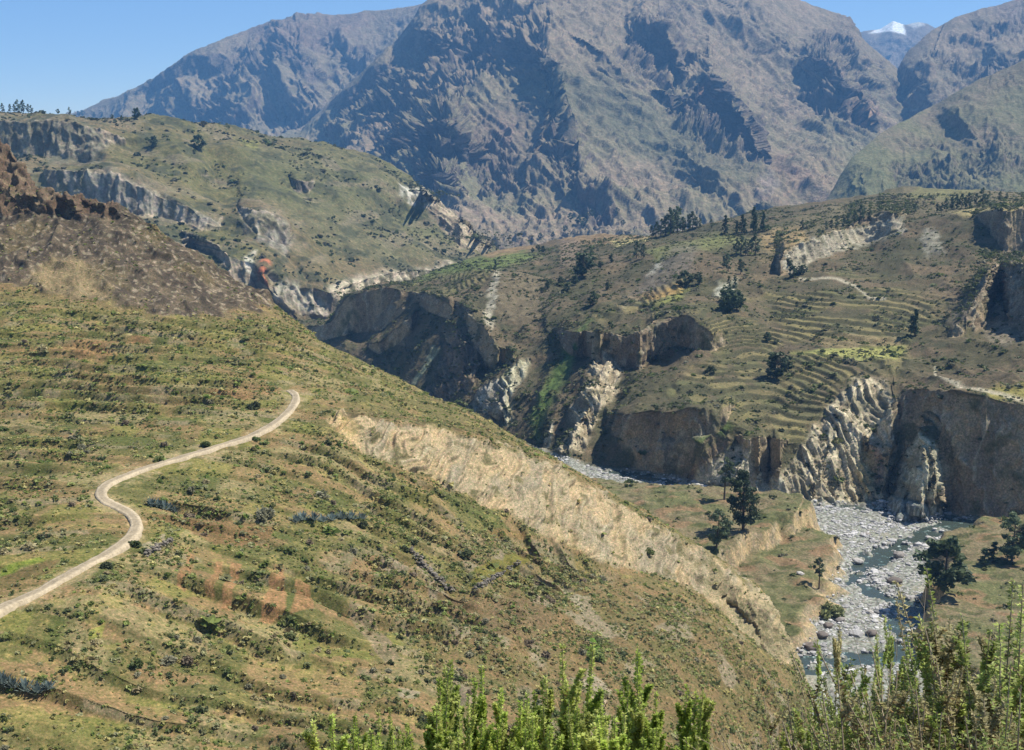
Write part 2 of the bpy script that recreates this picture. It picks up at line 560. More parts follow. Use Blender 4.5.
col = mixc(col, mixc((0.068, 0.057, 0.047), (0.128, 0.105, 0.078), sstep(-0.2, 0.35, n2)), m_rock)
col = mixc(col, (0.120, 0.100, 0.056), m_rock * 0.6 * sstep(0.1, 0.35, n1))
col = mixc(col, (0.30, 0.26, 0.21), m_rock * sstep(0.28, 0.42, n3) * 0.7)
col = mixc(col, mixc((0.120, 0.085, 0.064), (0.180, 0.140, 0.105), sstep(-0.2, 0.2, n2)), m_out * 0.85)
col = mixc(col, (0.235, 0.190, 0.115), m_tanp * 0.8)
for pts, cc in [
    ([(176, 585), (190, 553), (196, 556), (184, 590)], (0.255, 0.155, 0.092)),
    ([(205, 592), (217, 560), (224, 560), (214, 595)], (0.255, 0.155, 0.092)),
    ([(220, 603), (232, 560), (242, 562), (236, 590), (228, 604)], (0.255, 0.155, 0.092)),
    ([(258, 618), (275, 566), (284, 566), (286, 616)], (0.255, 0.155, 0.092)),
    ([(290, 618), (296, 578), (308, 578), (312, 612)], (0.255, 0.155, 0.092)),
    ([(150, 515), (215, 516), (275, 528), (270, 540), (215, 545), (190, 528)], (0.175, 0.115, 0.066)),
    ([(0, 588), (0, 575), (45, 562), (62, 560), (50, 572)], (0.135, 0.105, 0.055)),
    ([(0, 575), (0, 570), (40, 557), (45, 561)], (0.16, 0.20, 0.045)),
    ([(64, 352), (105, 348), (130, 352), (100, 358)], (0.24, 0.145, 0.085)),
    ([(0, 346), (60, 344), (150, 338), (150, 344), (60, 352), (0, 352)], (0.23, 0.15, 0.085)),
    ([(200, 395), (235, 387), (280, 388), (280, 395), (240, 398)], (0.24, 0.155, 0.09)),
    ([(470, 570), (510, 555), (540, 557), (500, 578), (470, 584)], (0.145, 0.135, 0.040)),
    ([(485, 528), (520, 530), (530, 536), (500, 538)], (0.20, 0.14, 0.075)),
    ([(410, 570), (430, 580), (430, 600), (400, 605), (385, 590)], (0.21, 0.155, 0.09)),
    ([(352, 560), (380, 556), (375, 580), (345, 590)], (0.20, 0.14, 0.085)),
    ([(440, 590), (520, 595), (560, 610), (540, 640), (470, 630), (430, 605)], (0.150, 0.110, 0.070)),
    ([(348, 605), (370, 615), (400, 660), (385, 665), (350, 620)], (0.215, 0.175, 0.13)),
    ([(555, 580), (575, 590), (590, 615), (570, 600)], (0.24, 0.215, 0.18)),
    ([(590, 665), (612, 690), (605, 705), (580, 690)], (0.27, 0.235, 0.20)),
    ([(398, 690), (420, 695), (415, 703), (398, 702)], (0.25, 0.22, 0.18)),
    ([(140, 545), (165, 535), (165, 545), (145, 552)], (0.26, 0.23, 0.18)),
    ([(583, 640), (600, 650), (602, 662), (588, 655)], (0.10, 0.19, 0.035)),
    ([(88, 628), (105, 622), (100, 634), (88, 638)], (0.25, 0.24, 0.08)),
]:
    col = mixc(col, mixc(np.array(cc, f32) * 0.85, np.array(cc, f32) * 1.1, sstep(-0.3, 0.3, n2 + n3 * 0.4)), polymask(U, V, pts, 1.3, (j1 * 0.2, j2 * 0.2)) * 0.92)
sc = mixc((0.36, 0.265, 0.165), (0.30, 0.235, 0.16), sstep(-0.3, 0.3, gnoise(X / 10, Y / 10, Z / 10)))
sc = mixc(sc, (0.24, 0.20, 0.15), 0.7 * sstep(0.05, 0.4, gnoise(al * 0.8 + 4, Z / 20, Y / 20)))
sc = mixc(sc, (0.42, 0.35, 0.25), 0.6 * sstep(0.65, 0.9, rill))
sc = mixc(sc, (0.22, 0.175, 0.12), 0.6 * sstep(0.55, 0.75, rill2))
sc = mixc(sc, (0.185, 0.150, 0.09), 0.8 * sstep(0.16, 0.36, n2 + 1.1 * sstep(560, 700, U) * (n1 + 0.08)))
sc = mixc(sc, (0.135, 0.115, 0.06), 0.8 * sstep(0.22, 0.36, n2))
sc = mixc(sc, (0.44, 0.30, 0.15), polymask(U, V, [(328, 412), (352, 415), (360, 445), (340, 440)], 8) * 0.6)
sc = mixc(sc, (0.25, 0.20, 0.12), m_scb * 0.45)
col = mixc(col, sc, m_scarp)
lip = linemask(U, V, [(345, 413), (380, 416), (430, 423), (480, 435), (520, 449), (560, 466)], 5, 3)
col = mixc(col, (0.085, 0.065, 0.040), lip * sstep(-0.05, 0.2, n2) * 0.8)
col = mixc(col, (0.30, 0.245, 0.165), linemask(U, V, ROAD, 9, 5) * 0.75 * sstep(-0.12, 0.12, n2 + 0.5 * n3))
col = col * (1 - ((1 - m_scarp) * (1 - np.maximum(m_rock, m_out)))[..., None] * np.array((0.08, 0.14, 0.27), f32))
col = col * (1 - np.maximum(m_rock, m_out)[..., None] * np.array((0.05, 0.14, 0.20), f32))
A.cover = (1 - m_scarp) * (1 - 0.85 * m_rock)
A.terr, A.riser, A.m_dry, A.m_rock, A.m_scarp, A.n1 = terr, riser, m_dry, m_rock, m_scarp, n1
A.refresh()
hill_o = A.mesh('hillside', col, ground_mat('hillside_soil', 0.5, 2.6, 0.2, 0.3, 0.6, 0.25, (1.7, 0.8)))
tag(hill_o, kind='structure')

# ---- valley floor, river bed and terraced far bank -----------------------------------------------
K = [200, 330, 345, 385, 410, 440, 470, 500, 540, 570, 600, 640, 680, 720, 770, 830, 870, 905, 960, 1024, 1300]
def row(vals): return [(-400, None, 1000, -196)] + [(k,) + tuple(x) for k, x in zip(K, vals)]
N_ = None
rowsB = [
    [(-400, None, 140, -162), (1300, None, 140, -162)],
    [(-400, None, 290, -152.8), (1300, None, 290, -152.8)],
    row([(N_, 1000, -196), (377, 900), (372, 890), (378, 850), (388, 790), (402, 735), (417, 690), (432, 640), (448, 595), (457, 566), (466, 545), (470, 535), (475, 522), (490, 505), (497, 492), (499, 488), (502, 484), (497, 492), (515, 468), (522, 460), (545, 430)]),
    row([(N_, 1040, -196), (365, 908), (352, 898), (365, 868), (375, 808), (390, 750), (404, 702), (400, 672), (415, 627), (420, 598), (418, 575), (412, 541), (412, 529), (415, 524), (440, 505), (440, 518), (438, 509), (386, 506), (393, 477), (403, 468), (420, 440)]),
    row([(N_, 1080, -196), (350, 920), (342, 905), (345, 900), (345, 850), (340, 810), (350, 760), (350, 740), (365, 690), (380, 640), (385, 612), (385, 590), (385, 575), (385, 575), (395, 560), (392, 550), (384, 540), (380, 530), (381, 510), (386, 500), (400, 470)]),
    row([(N_, 1120, -196), (340, 935), (335, 932), (330, 915), (305, 905), (310, 850), (322, 790), (330, 765), (335, 730), (355, 675), (365, 652), (366, 640), (346, 645), (350, 630), (347, 640), (354, 600), (360, 585), (364, 565), (368, 540), (365, 530), (370, 500)]),
    row([(N_, 1160, -196), (324, 942), (297, 938), (287, 924), (291, 914), (296, 860), (306, 800), (311, 800), (318, 775), (331, 682), (332, 657), (330, 645), (319, 652), (322, 648), (335, 660), (345, 625), (349, 610), (356, 590), (358, 560), (350, 550), (350, 520)]),
    row([(N_, 1200, -196), (323, 970), (296, 960), (286, 950), (288, 950), (284, 950), (275, 920), (275, 880), (285, 870), (298, 800), (300, 770), (300, 755), (290, 740), (285, 740), (281, 765), (285, 740), (286, 740), (285, 740), (277, 740), (256, 795), (252, 780)]),
    row([(N_, 1250, -196), (322, 1000), (295, 1000), (285, 1000), (284, 1000), (276, 1040), (266, 1050), (262, 1040), (262, 1010), (258, 980), (262, 930), (256, 900), (250, 880), (246, 880), (242, 880), (245, 870), (242, 890), (224, 890), (215, 862), (208, 808), (204, 795)]),
    row([(N_, 1300, -196), (322, 1040), (295, 1050), (284, 1080), (280, 1080), (270, 1150), (258, 1250), (250, 1300), (244, 1310), (236, 1260), (234, 1200), (236, 1100), (232, 1080), (222, 1090), (208, 1150), (200, 1200), (196, 1250), (186, 1250), (190, 1200), (192, 1200), (180, 1100)]),
    row([(N_, 1350, -198), (340, 1100), (310, 1110), (300, 1150), (292, 1160), (280, 1300), (266, 1400), (258, 1460), (252, 1480), (248, 1450), (248, 1400), (248, 1300), (244, 1300), (234, 1300), (218, 1350), (208, 1400), (204, 1450), (196, 1450), (200, 1400), (202, 1400), (190, 1300)]),
    row([(N_, 1500, -230)] + [(N_, 1700, -240)] * 20),
]
ZR = -152.8
rowsB[2] = [(u, v, (ZR / math.tan(math.atan((375.0 - v) / F) - PITCH) if (v is not None and u >= 560) else d)) if v is not None else (u, None, d, -196) for u, v, d in
            [(p[0], p[1], p[2]) for p in rowsB[2]]]
B = Sheet(150, 1200, 1080, rowsB, dens=1.15, su=3.5, sv=1.2)
X, Y, Z = xyz(B)
U, V, T = B.U.copy(), B.V.copy(), B.T
j1 = gnoise(X / 9, Y / 9, Z / 9) * 8
j2 = gnoise(X / 9 + 40, Y / 9, Z / 9) * 6
jit = (j1, j2)


def plan(pts, z):
    """pixels to points on the level plane z"""
    out = []
    for u, v in pts:
        yc = (375.0 - v) / F
        te = math.tan(math.atan(yc) - PITCH)
        d = z / te
        out.append((float((u - 512) / F * d / (math.cos(PITCH) + yc * math.sin(PITCH))), float(d)))
    return out


# low banks standing on the river bed (plan outlines, metres)
PJ = (gnoise(X / 12, Y / 12, 0 * X) * 7 + gnoise(X / 4, Y / 4, 2 + 0 * X) * 2, gnoise(X / 12 + 9, Y / 12, 0 * X) * 7)
flat = 1 - sstep(1.97, 2.02, T)
bankL = polymask(X, Y, plan([(764, 674), (796, 646), (818, 616), (831, 592), (834, 560)], ZR) + plan([(826, 530), (806, 509), (760, 504), (710, 498), (665, 489), (630, 484), (590, 475), (560, 464), (530, 450)], ZR + 5) + [(-40, 560), (-60, 420), (20, 320), (70, 300)], 4.2, PJ) * flat
bankR = polymask(X, Y, plan([(920, 650), (934, 605), (944, 575), (930, 552), (955, 538), (985, 527), (1040, 527)], ZR) + [(300, 430), (300, 280), (130, 280)], 2.2, PJ) * flat
up_ = sstep(-3.5, 3.5, Y - 404 - (X - 83) * 1.15 + PJ[0] * 0.7)
hL = 5.0 + 7.0 * up_ - 7.5 * sstep(455, 508, Y) + gnoise(X / 25, Y / 25, 4 + 0 * X) * 1.6
hR = 6 + gnoise(X / 25, Y / 25, 8 + 0 * X) * 2
bed = flat * (1 - bankL) * (1 - bankR)
CH1 = plan([(590, 462), (620, 467), (650, 474), (690, 487), (730, 495), (770, 498), (830, 503), (880, 507), (930, 512), (965, 519), (1040, 532)], ZR)
CH2 = plan([(985, 522), (945, 526), (905, 541), (874, 556), (860, 570), (862, 584), (888, 598), (912, 612), (912, 632), (890, 655), (840, 658), (790, 664)], ZR)
ch = np.maximum(linemask(X, Y, CH1, 4.0, 3.0), linemask(X + PJ[0] * .5, Y + PJ[1] * .5, CH2, 4.6, 3.0))
ch = np.maximum(ch, linemask(X, Y, plan([(985, 521), (950, 517), (965, 523), (1030, 524)], ZR), 9, 3))
ch = np.maximum(ch, linemask(X, Y, plan([(915, 606), (925, 612), (912, 628)], ZR), 8, 3))
ch = np.maximum(ch, linemask(X, Y, plan([(622, 468), (650, 474), (672, 477)], ZR), 9, 4))
hL = hL + fbm(X / 6, Y / 6, 2 + 0 * X, 3) * 1.6
hR = hR + fbm(X / 6, Y / 6, 6 + 0 * X, 3) * 1.2
B.P[..., 2] += bankL * hL + bankR * hR
B.P[..., 2] += bed * (fbm(X / 14, Y / 14, 1 + 0 * X, 3) * 0.5 + gnoise(X / 2.2, Y / 2.2, 0 * X) * 0.3 - 2.0 * ch * (1 - sstep(0.15, 0.5, gnoise(X / 5, Y / 5, 6 + 0 * X))))
# spurs, buttresses and gullies of the far bank
B.ridge([(560, 400, 5), (548, 430, 12), (540, 450, 4)], 9, 16)
B.ridge([(606, 352, 4), (600, 372, 14), (588, 400, 18), (574, 432, 18), (562, 455, 10)], 12, 26, 0.8, 0.9)
B.ridge([(645, 365, 3), (628, 385, 9), (618, 410, 12), (612, 420, 4)], 12, 34)
B.ridge([(632, 372, -3), (616, 396, -14), (606, 425, -6)], 12, 14)
B.ridge([(578, 335, -5), (586, 350, -14), (578, 365, -5)], 12, 12)
B.ridge([(676, 300, 10), (690, 315, 26), (706, 335, 16), (716, 352, 4)], 26, 30, 0.7)
B.ridge([(664, 430, 4), (662, 450, 8), (660, 468, 4)], 10, 14)
B.ridge([(718, 428, 4), (700, 445, 12), (690, 470, 8)], 30, 20)
B.ridge([(748, 452, 4), (738, 468, 12), (725, 490, 8)], 14, 12)
B.ridge([(772, 446, 4), (770, 465, -18), (768, 480, -14), (768, 492, -2)], 10, 10)
B.ridge([(862, 376, 4), (848, 405, 11), (832, 440, 15), (820, 475, 12), (812, 497, 5)], 70, 34, 1.2, 0.9)
B.ridge([(889, 380, 3), (893, 410, 6), (891, 450, 7), (886, 485, 5), (878, 499, 3)], 60, 6, 1.2, 0.6)
B.ridge([(926, 427, 1), (916, 462, 10), (902, 500, 22)], 16, 22, 0.8, 0.7)
B.ridge([(926, 427, 2), (925, 462, 14), (922, 503, 26)], 16, 16, 0.8, 0.6)
B.ridge([(927, 428, 1), (936, 462, 12), (941, 501, 20)], 14, 8, 0.7, 0.5)
for pts in ([(783, 268, 6), (784, 252, 16), (800, 246, 18), (830, 238, 18), (862, 228, 20), (905, 216, 14)],):
    pass
B.refresh()
B.cliff([(343, 298, 2), (352, 294, 38), (376, 288, 42), (392, 286, 30), (408, 288, 4)], 24, 1.5, 8, 0.12, CJ)
B.cliff([(366, 348, 2), (378, 342, 12), (395, 332, 16), (410, 320, 12), (420, 310, 2)], 12, 1.5, 6, 0.15, CJ)
B.cliff([(418, 302, 2), (426, 297, 14), (438, 299, 16), (450, 305, 14), (458, 310, 2)], 24, 1.5, 7, 0.12, CJ)
B.cliff([(462, 312, 2), (474, 320, 26), (486, 330, 36), (496, 342, 28), (506, 356, 2)], 20, 1.5, 7, 0.15, CJ)
B.cliff([(486, 352, 2), (500, 348, 14), (512, 350, 16), (520, 358, 2)], 12, 1.5, 6, 0.15, CJ)
B.refresh()
B.ridge([(408, 292, 2), (398, 308, 9), (382, 330, 11), (368, 350, 4)], 10, 26, 0.8, 1.2)
B.ridge([(348, 322, 3), (346, 334, 9), (344, 348, 4)], 7, 7)
B.ridge([(432, 312, 3), (428, 335, 10), (414, 368, 9), (402, 388, 3)], 12, 20)
B.ridge([(456, 328, 8), (464, 345, 17), (462, 375, 18), (446, 402, 9)], 14, 22, 0.8, 1.0)
B.ridge([(476, 342, 3), (478, 362, 10), (470, 386, 5)], 8, 8)
B.ridge([(498, 276, 3), (496, 300, 8), (494, 325, 3)], 18, 40)
B.ridge([(528, 362, 3), (512, 380, 12), (498, 400, 14), (488, 414, 6)], 22, 22)
B.refresh()
m_wall = B.cliff([(774, 272, 6), (784, 252, 22), (800, 241, 22), (830, 232, 22), (848, 227, 18), (868, 217, 26), (890, 212, 24), (908, 213, 10)], 30, 5.5, 9, 0.14, CJ)
m_wall = np.maximum(m_wall, B.cliff([(974, 214, 1), (988, 212, 18), (1003, 210, 42), (1024, 208, 44), (1080, 206, 44)], 12, 5.5, 9, 0.12, CJ))
m_wall = np.maximum(m_wall, B.cliff([(946, 338, 1), (965, 314, 20), (985, 280, 44), (1000, 256, 44), (1010, 260, 66), (1030, 264, 72), (1080, 266, 72)], 26, 3.2, 7.0, 0.22, CJ2))
m_wall = np.maximum(m_wall, B.cliff([(640, 330, 4), (655, 318, 16), (672, 314, 26), (690, 318, 32), (704, 328, 24), (724, 344, 2)], 40, 3.5, 8, 0.2, CJ))
m_wall = np.maximum(m_wall, B.cliff([(572, 338, 4), (582, 332, 22), (600, 333, 28), (606, 336, 8)], 20, 3.0, 8, 0.05, CJ))
m_wall = np.maximum(m_wall, B.cliff([(608, 340, 6), (620, 334, 30), (640, 332, 36), (654, 336, 12)], 20, 3.0, 8, 0.05, CJ))
m_wall = np.maximum(m_wall, B.cliff([(655, 415, 10), (680, 410, 34), (720, 408, 22), (734, 410, 4)], 12, 1.5, 5, 0.1, CJ))
m_wall = np.maximum(m_wall, B.cliff([(736, 440, 4), (750, 438, 26), (775, 438, 30), (790, 440, 6)], 10, 1.5, 5, 0.06, CJ))
X, Y, Z = xyz(B)
n1 = fbm(X / 55, Y / 55, Z / 55, 4)
n2 = fbm(X / 14, Y / 14, Z / 14 + 7, 3)
n3 = gnoise(X / 3.5, Y / 3.5, Z / 3.5)
nrm = B.normals()
steep = 1 - np.abs(nrm[..., 2])
steep = np.where(T > 1.98, steep, 0)
m_cl = np.maximum(sstep(0.42, 0.62, steep + 0.10 * n2), m_wall)
rest = sstep(2.0, 2.05, T)
flut = ridged(X / 9 + n2 * 0.5, Y / 9, Z / 40, 3)
fl2 = ridged(X / 3.6 + n3 * 0.4, Y / 3.6, Z / 14, 3)
m_ter0 = polymask(U, V, [(640, 300), (700, 285), (760, 300), (840, 268), (940, 300), (930, 350), (890, 375), (850, 378), (820, 420), (800, 440), (720, 415), (640, 410), (660, 380), (720, 365), (720, 345)], 14)
B.push((1 - 0.65 * m_ter0) * rest * (m_cl * ((flut - 0.4) * 3.0 + (fl2 - 0.4) * 1.1 + n3 * 0.3) + (1 - m_cl) * (fbm(X / 30, Y / 30, Z / 30, 4) * 4.5 + (ridged(X / 34 + 3, Y / 60, Z / 60, 3) - 0.4) * 4.0 * (1 - sstep(700, 900, Y)) + n3 * 0.35)))
# rills down the pale eroded faces
m_face = np.zeros(X.shape, f32)
for pts in ([(604, 350), (624, 365), (616, 390), (600, 412), (585, 450), (556, 455), (570, 420), (586, 385), (596, 358)],
            [(522, 362), (530, 360), (512, 395), (508, 425), (470, 410), (480, 390)],
            [(855, 378), (885, 380), (896, 420), (890, 450), (900, 500), (780, 502), (782, 470), (805, 440), (840, 395)],
            [(926, 428), (940, 450), (945, 470), (942, 502), (892, 502), (902, 465)],
            [(445, 328), (478, 338), (478, 385), (440, 404), (428, 390)]):
    m_face = np.maximum(m_face, polymask(U, V, pts, 4, (j1 * 0.4, j2 * 0.4)))
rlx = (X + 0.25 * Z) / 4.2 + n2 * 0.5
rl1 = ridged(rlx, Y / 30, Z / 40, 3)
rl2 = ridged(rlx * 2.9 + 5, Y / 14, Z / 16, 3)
B.push(m_face * (1 - m_cl) * ((rl1 - 0.4) * 3.0 + (rl2 - 0.4) * 1.1 + n3 * 0.3))
# terraced fields on the far bank
m_ter = polymask(U, V, [(640, 300), (700, 285), (760, 300), (840, 268), (940, 300), (930, 350), (890, 375), (850, 378), (820, 420), (800, 440), (720, 415), (640, 410), (660, 380), (720, 365), (720, 345)], 10, jit)
m_ter = np.maximum(m_ter, polymask(U, V, [(590, 312), (660, 285), (690, 275), (680, 292), (650, 318), (600, 320)], 5))
m_ter = np.maximum(m_ter, polymask(U, V, [(400, 290), (450, 275), (500, 262), (480, 285), (440, 300)], 4))
m_ter = m_ter * (1 - m_cl) * rest * sstep(-0.12, 0.12, fbm(X / 45 + 3, Y / 45, 0 * X, 2) + 0.25 * polymask(U, V, [(690, 398), (800, 402), (860, 380), (800, 440), (690, 420)], 8) + 0.2 * polymask(U, V, [(790, 335), (910, 335), (905, 364), (790, 360)], 4) + 0.2 * polymask(U, V, [(850, 285), (940, 285), (940, 325), (850, 325)], 8) + 0.08)
tz = (Z + 0.02 * X + gnoise(X / 60, Y / 60, 0 * X) * 2.0 + gnoise(X / 12, Y / 12, 0 * X) * 0.35) / 1.5
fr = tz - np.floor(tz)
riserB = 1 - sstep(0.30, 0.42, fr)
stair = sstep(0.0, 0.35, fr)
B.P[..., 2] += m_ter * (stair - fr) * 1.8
PJv = gnoise(X / 6, Y / 6, Z / 6)
col = np.zeros(X.shape + (3,), f32)
col[:] = mixc((0.108, 0.083, 0.054), (0.080, 0.070, 0.041), sstep(-0.2, 0.2, n1))
col = mixc(col, (0.068, 0.066, 0.038), 0.7 * sstep(0.0, 0.3, n2))
col = mixc(col, (0.145, 0.105, 0.068), 0.7 * sstep(0.10, 0.3, fbm(X / 30 + 9, Y / 30, Z / 12, 3)))
col = mixc(col, (0.150, 0.125, 0.060), m_ter * 0.6 * sstep(-0.1, 0.25, gnoise(X / 25 + 3, Y / 25, Z / 6)))
tidB = np.floor(tz)
pb_n = gnoise(tidB * 5.37 + 0.3, X / 22, tidB * 0.9)
col = mixc(col, (0.225, 0.185, 0.085), m_ter * 0.55 * sstep(0.0, 0.2, pb_n))
col = mixc(col, (0.120, 0.118, 0.055), m_ter * 0.6 * sstep(0.08, 0.25, -pb_n))
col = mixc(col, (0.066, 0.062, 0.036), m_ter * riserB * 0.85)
# plateau top: stubble and fields
m_top = polymask(U, V, [(760, 236), (830, 205), (880, 196), (925, 182), (1030, 188), (1030, 205), (960, 216), (880, 216), (800, 240), (770, 262), (740, 250)], 4, jit)
col = mixc(col, (0.145, 0.118, 0.072), m_top * 0.7)
for pts, cc, so in [
    ([(790, 352), (830, 350), (905, 346), (905, 352), (895, 362), (860, 360), (810, 356)], (0.30, 0.285, 0.10), 2),
    ([(810, 342), (850, 336), (900, 340), (900, 345), (830, 348)], (0.21, 0.16, 0.09), 2),
    ([(645, 250), (690, 240), (720, 234), (760, 240), (700, 250), (660, 262)], (0.165, 0.165, 0.068), 3),
    ([(550, 236), (600, 230), (650, 236), (640, 243), (590, 246)], (0.22, 0.15, 0.09), 2),
    ([(610, 240), (650, 238), (645, 244), (615, 246)], (0.36, 0.30, 0.15), 2),
    ([(440, 262), (520, 252), (545, 256), (500, 268), (440, 276), (410, 286)], (0.125, 0.150, 0.050), 3),
    ([(475, 254), (530, 244), (540, 248), (490, 258)], (0.23, 0.155, 0.09), 2),
    ([(625, 300), (650, 292), (680, 284), (686, 290), (650, 300)], (0.26, 0.17, 0.07), 2),
    ([(650, 305), (690, 285), (680, 300)], (0.22, 0.22, 0.07), 3),
    ([(760, 235), (800, 228), (815, 245), (790, 258), (765, 250)], (0.27, 0.19, 0.10), 3),
    ([(950, 212), (1000, 205), (1024, 203), (1024, 208), (960, 216)], (0.30, 0.24, 0.12), 2),
    ([(905, 196), (925, 182), (985, 188), (960, 200), (910, 200)], (0.16, 0.145, 0.07), 3),
    ([(985, 392), (1030, 384), (1030, 398), (990, 398)], (0.20, 0.17, 0.055), 2),
    ([(560, 345), (590, 320), (565, 380), (545, 420), (535, 440), (530, 420), (548, 380)], (0.085, 0.125, 0.035), 5),
    ([(700, 440), (725, 420), (735, 425), (690, 470), (650, 475), (670, 460)], (0.080, 0.110, 0.034), 4),
    ([(560, 238), (580, 240), (578, 265), (560, 268)], (0.20, 0.145, 0.105), 3),
    ([(500, 275), (520, 268), (545, 280), (560, 310), (530, 320), (500, 320), (496, 300)], (0.14, 0.110, 0.072), 4),
]:
    col = mixc(col, mixc(np.array(cc, f32) * 0.8, np.array(cc, f32) * 1.1, sstep(-0.3, 0.3, PJv)), polymask(U, V, pts, so, (j1 * 0.35, j2 * 0.35)) * 0.88)
# rock
rk = mixc((0.29, 0.22, 0.145), (0.205, 0.152, 0.105), sstep(-0.3, 0.3, gnoise(X / 20, Y / 20, Z / 50)))
rk = mixc(rk, (0.32, 0.275, 0.215), 0.7 * sstep(0.5, 0.8, flut))
rk = mixc(rk, (0.09, 0.085, 0.045), 0.8 * sstep(0.12, 0.32, n2))
col = mixc(col, rk, m_cl)
for pts, cc, so, st in [
    ([(604, 350), (624, 365), (616, 390), (600, 412), (585, 450), (556, 455), (570, 420), (586, 385), (596, 358)], (0.40, 0.325, 0.235), 3, 0.9),
    ([(548, 420), (553, 425), (545, 455), (538, 455)], (0.38, 0.33, 0.25), 2, 0.9),
    ([(522, 362), (530, 360), (512, 395), (508, 425), (500, 420), (502, 395), (480, 402), (500, 380)], (0.42, 0.38, 0.28), 3, 0.9),
    ([(500, 378), (505, 400), (500, 412), (470, 410), (480, 390)], (0.30, 0.27, 0.235), 3, 0.9),
    ([(493, 275), (500, 268), (496, 300), (490, 330), (484, 320), (488, 295)], (0.36, 0.315, 0.25), 2.5, 0.85),
    ([(455, 330), (478, 345), (476, 380), (450, 402), (425, 398), (440, 360)], (0.165, 0.120, 0.090), 4, 0.85),
    ([(434, 345), (438, 348), (416, 385), (410, 384)], (0.33, 0.32, 0.21), 1.5, 0.8),
    ([(855, 378), (885, 380), (896, 420), (890, 450), (900, 500), (780, 502), (782, 470), (805, 440), (840, 395)], (0.43, 0.36, 0.265), 4, 0.85),
    ([(862, 440), (874, 445), (876, 480), (866, 498), (855, 495)], (0.46, 0.34, 0.17), 4, 0.75),
    ([(872, 440), (882, 450), (880, 480), (872, 480)], (0.40, 0.28, 0.25), 3, 0.6),
    ([(920, 430), (940, 450), (945, 470), (938, 500), (892, 500), (900, 465)], (0.40, 0.36, 0.27), 3, 0.85),
    ([(720, 455), (740, 445), (760, 478), (790, 478), (790, 497), (750, 497), (728, 480), (690, 490), (700, 470)], (0.45, 0.395, 0.31), 4, 0.85),
    ([(680, 428), (720, 425), (700, 440), (670, 470), (655, 468), (665, 440)], (0.24, 0.215, 0.17), 4, 0.6),
    ([(780, 262), (800, 242), (905, 214), (905, 236), (870, 243), (825, 256), (790, 275)], (0.33, 0.30, 0.25), 1.5, 0.6),
    ([(718, 284), (735, 282), (740, 292), (728, 300), (715, 296)], (0.38, 0.36, 0.30), 3, 0.7),
    ([(655, 262), (662, 262), (655, 275), (648, 278)], (0.42, 0.40, 0.35), 2, 0.8),
    ([(1000, 255), (1024, 262), (1030, 340), (1000, 345), (985, 330), (990, 290), (960, 330), (952, 325)], (0.185, 0.150, 0.115), 4, 0.8),
    ([(925, 228), (935, 226), (945, 250), (925, 256), (920, 240)], (0.25, 0.225, 0.185), 3, 0.7),
    ([(670, 245), (700, 245), (690, 275), (640, 300), (620, 310), (640, 285)], (0.135, 0.112, 0.092), 5, 0.7),
]:
    q = mixc(np.array(cc, f32) * 0.75, np.array(cc, f32) * 1.3, sstep(-0.3, 0.3, 0.6 * gnoise(X / 6, Y / 6, Z / 18) + 0.6 * n3))
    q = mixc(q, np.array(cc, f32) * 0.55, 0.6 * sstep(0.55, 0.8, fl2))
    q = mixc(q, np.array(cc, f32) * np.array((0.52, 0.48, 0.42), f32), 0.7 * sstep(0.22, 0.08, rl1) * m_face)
    q = mixc(q, (0.12, 0.105, 0.060), 0.55 * sstep(0.15, 0.35, n2))
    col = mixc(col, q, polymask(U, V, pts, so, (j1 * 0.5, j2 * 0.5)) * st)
# paths on the far bank
for pts in ([(935, 372), (940, 380), (958, 386), (985, 392), (1040, 400)], [(800, 277), (835, 279), (855, 285), (868, 298), (885, 300)], [(935, 372), (935, 366)]):
    col = mixc(col, (0.36, 0.31, 0.24), linemask(U, V, pts, 1.2, 1.0) * 0.8)
# river bed and banks
bedc = mixc((0.13, 0.125, 0.112), (0.30, 0.295, 0.275), sstep(-0.3, 0.3, gnoise(X / 1.3, Y / 1.3, 0 * X)))
bedc = mixc(bedc, (0.20, 0.19, 0.165), 0.7 * sstep(0.18, 0.35, gnoise(X / 3, Y / 3, 5 + 0 * X)))
bedc = mixc(bedc, (0.26, 0.24, 0.19), 0.6 * sstep(0.1, 0.35, fbm(X / 14, Y / 14, 5 + 0 * X, 3)))
col = mixc(col, bedc, bed)
bk = mixc((0.165, 0.130, 0.078), (0.115, 0.112, 0.052), sstep(-0.2, 0.2, fbm(X / 18, Y / 18, 3 + 0 * X, 3)))
bk = mixc(bk, (0.20, 0.125, 0.075), 0.8 * sstep(0.12, 0.3, gnoise(X / 13 + 7, Y / 9, 0 * X)))
bk = mixc(bk, (0.070, 0.075, 0.032), 0.8 * sstep(0.15, 0.3, gnoise(X / 9, Y / 4, 9 + 0 * X)))
bkm = np.maximum(bankL, bankR)
edge = np.clip(bkm * (1 - bkm) * 4, 0, 1) * flat
bst = sstep(0.25, 0.55, np.where(flat > 0.5, 1 - np.abs(nrm[..., 2]), 0))
col = mixc(col, bk, sstep(0.3, 0.8, bkm) * flat)
col = mixc(col, mixc((0.36, 0.26, 0.15), (0.27, 0.21, 0.14), sstep(-0.2, 0.2, n3)), np.clip(np.maximum(edge, bst), 0, 1) * flat * np.where(bkm > 0.04, 1, 0))
B.bed, B.bkm, B.m_cl, B.rest, B.flat, B.m_ter, B.ch = bed, bkm, m_cl, rest, flat, m_ter, ch
B.refresh()
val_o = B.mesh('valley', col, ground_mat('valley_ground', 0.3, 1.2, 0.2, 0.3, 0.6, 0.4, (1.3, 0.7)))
tag(val_o, kind='structure')

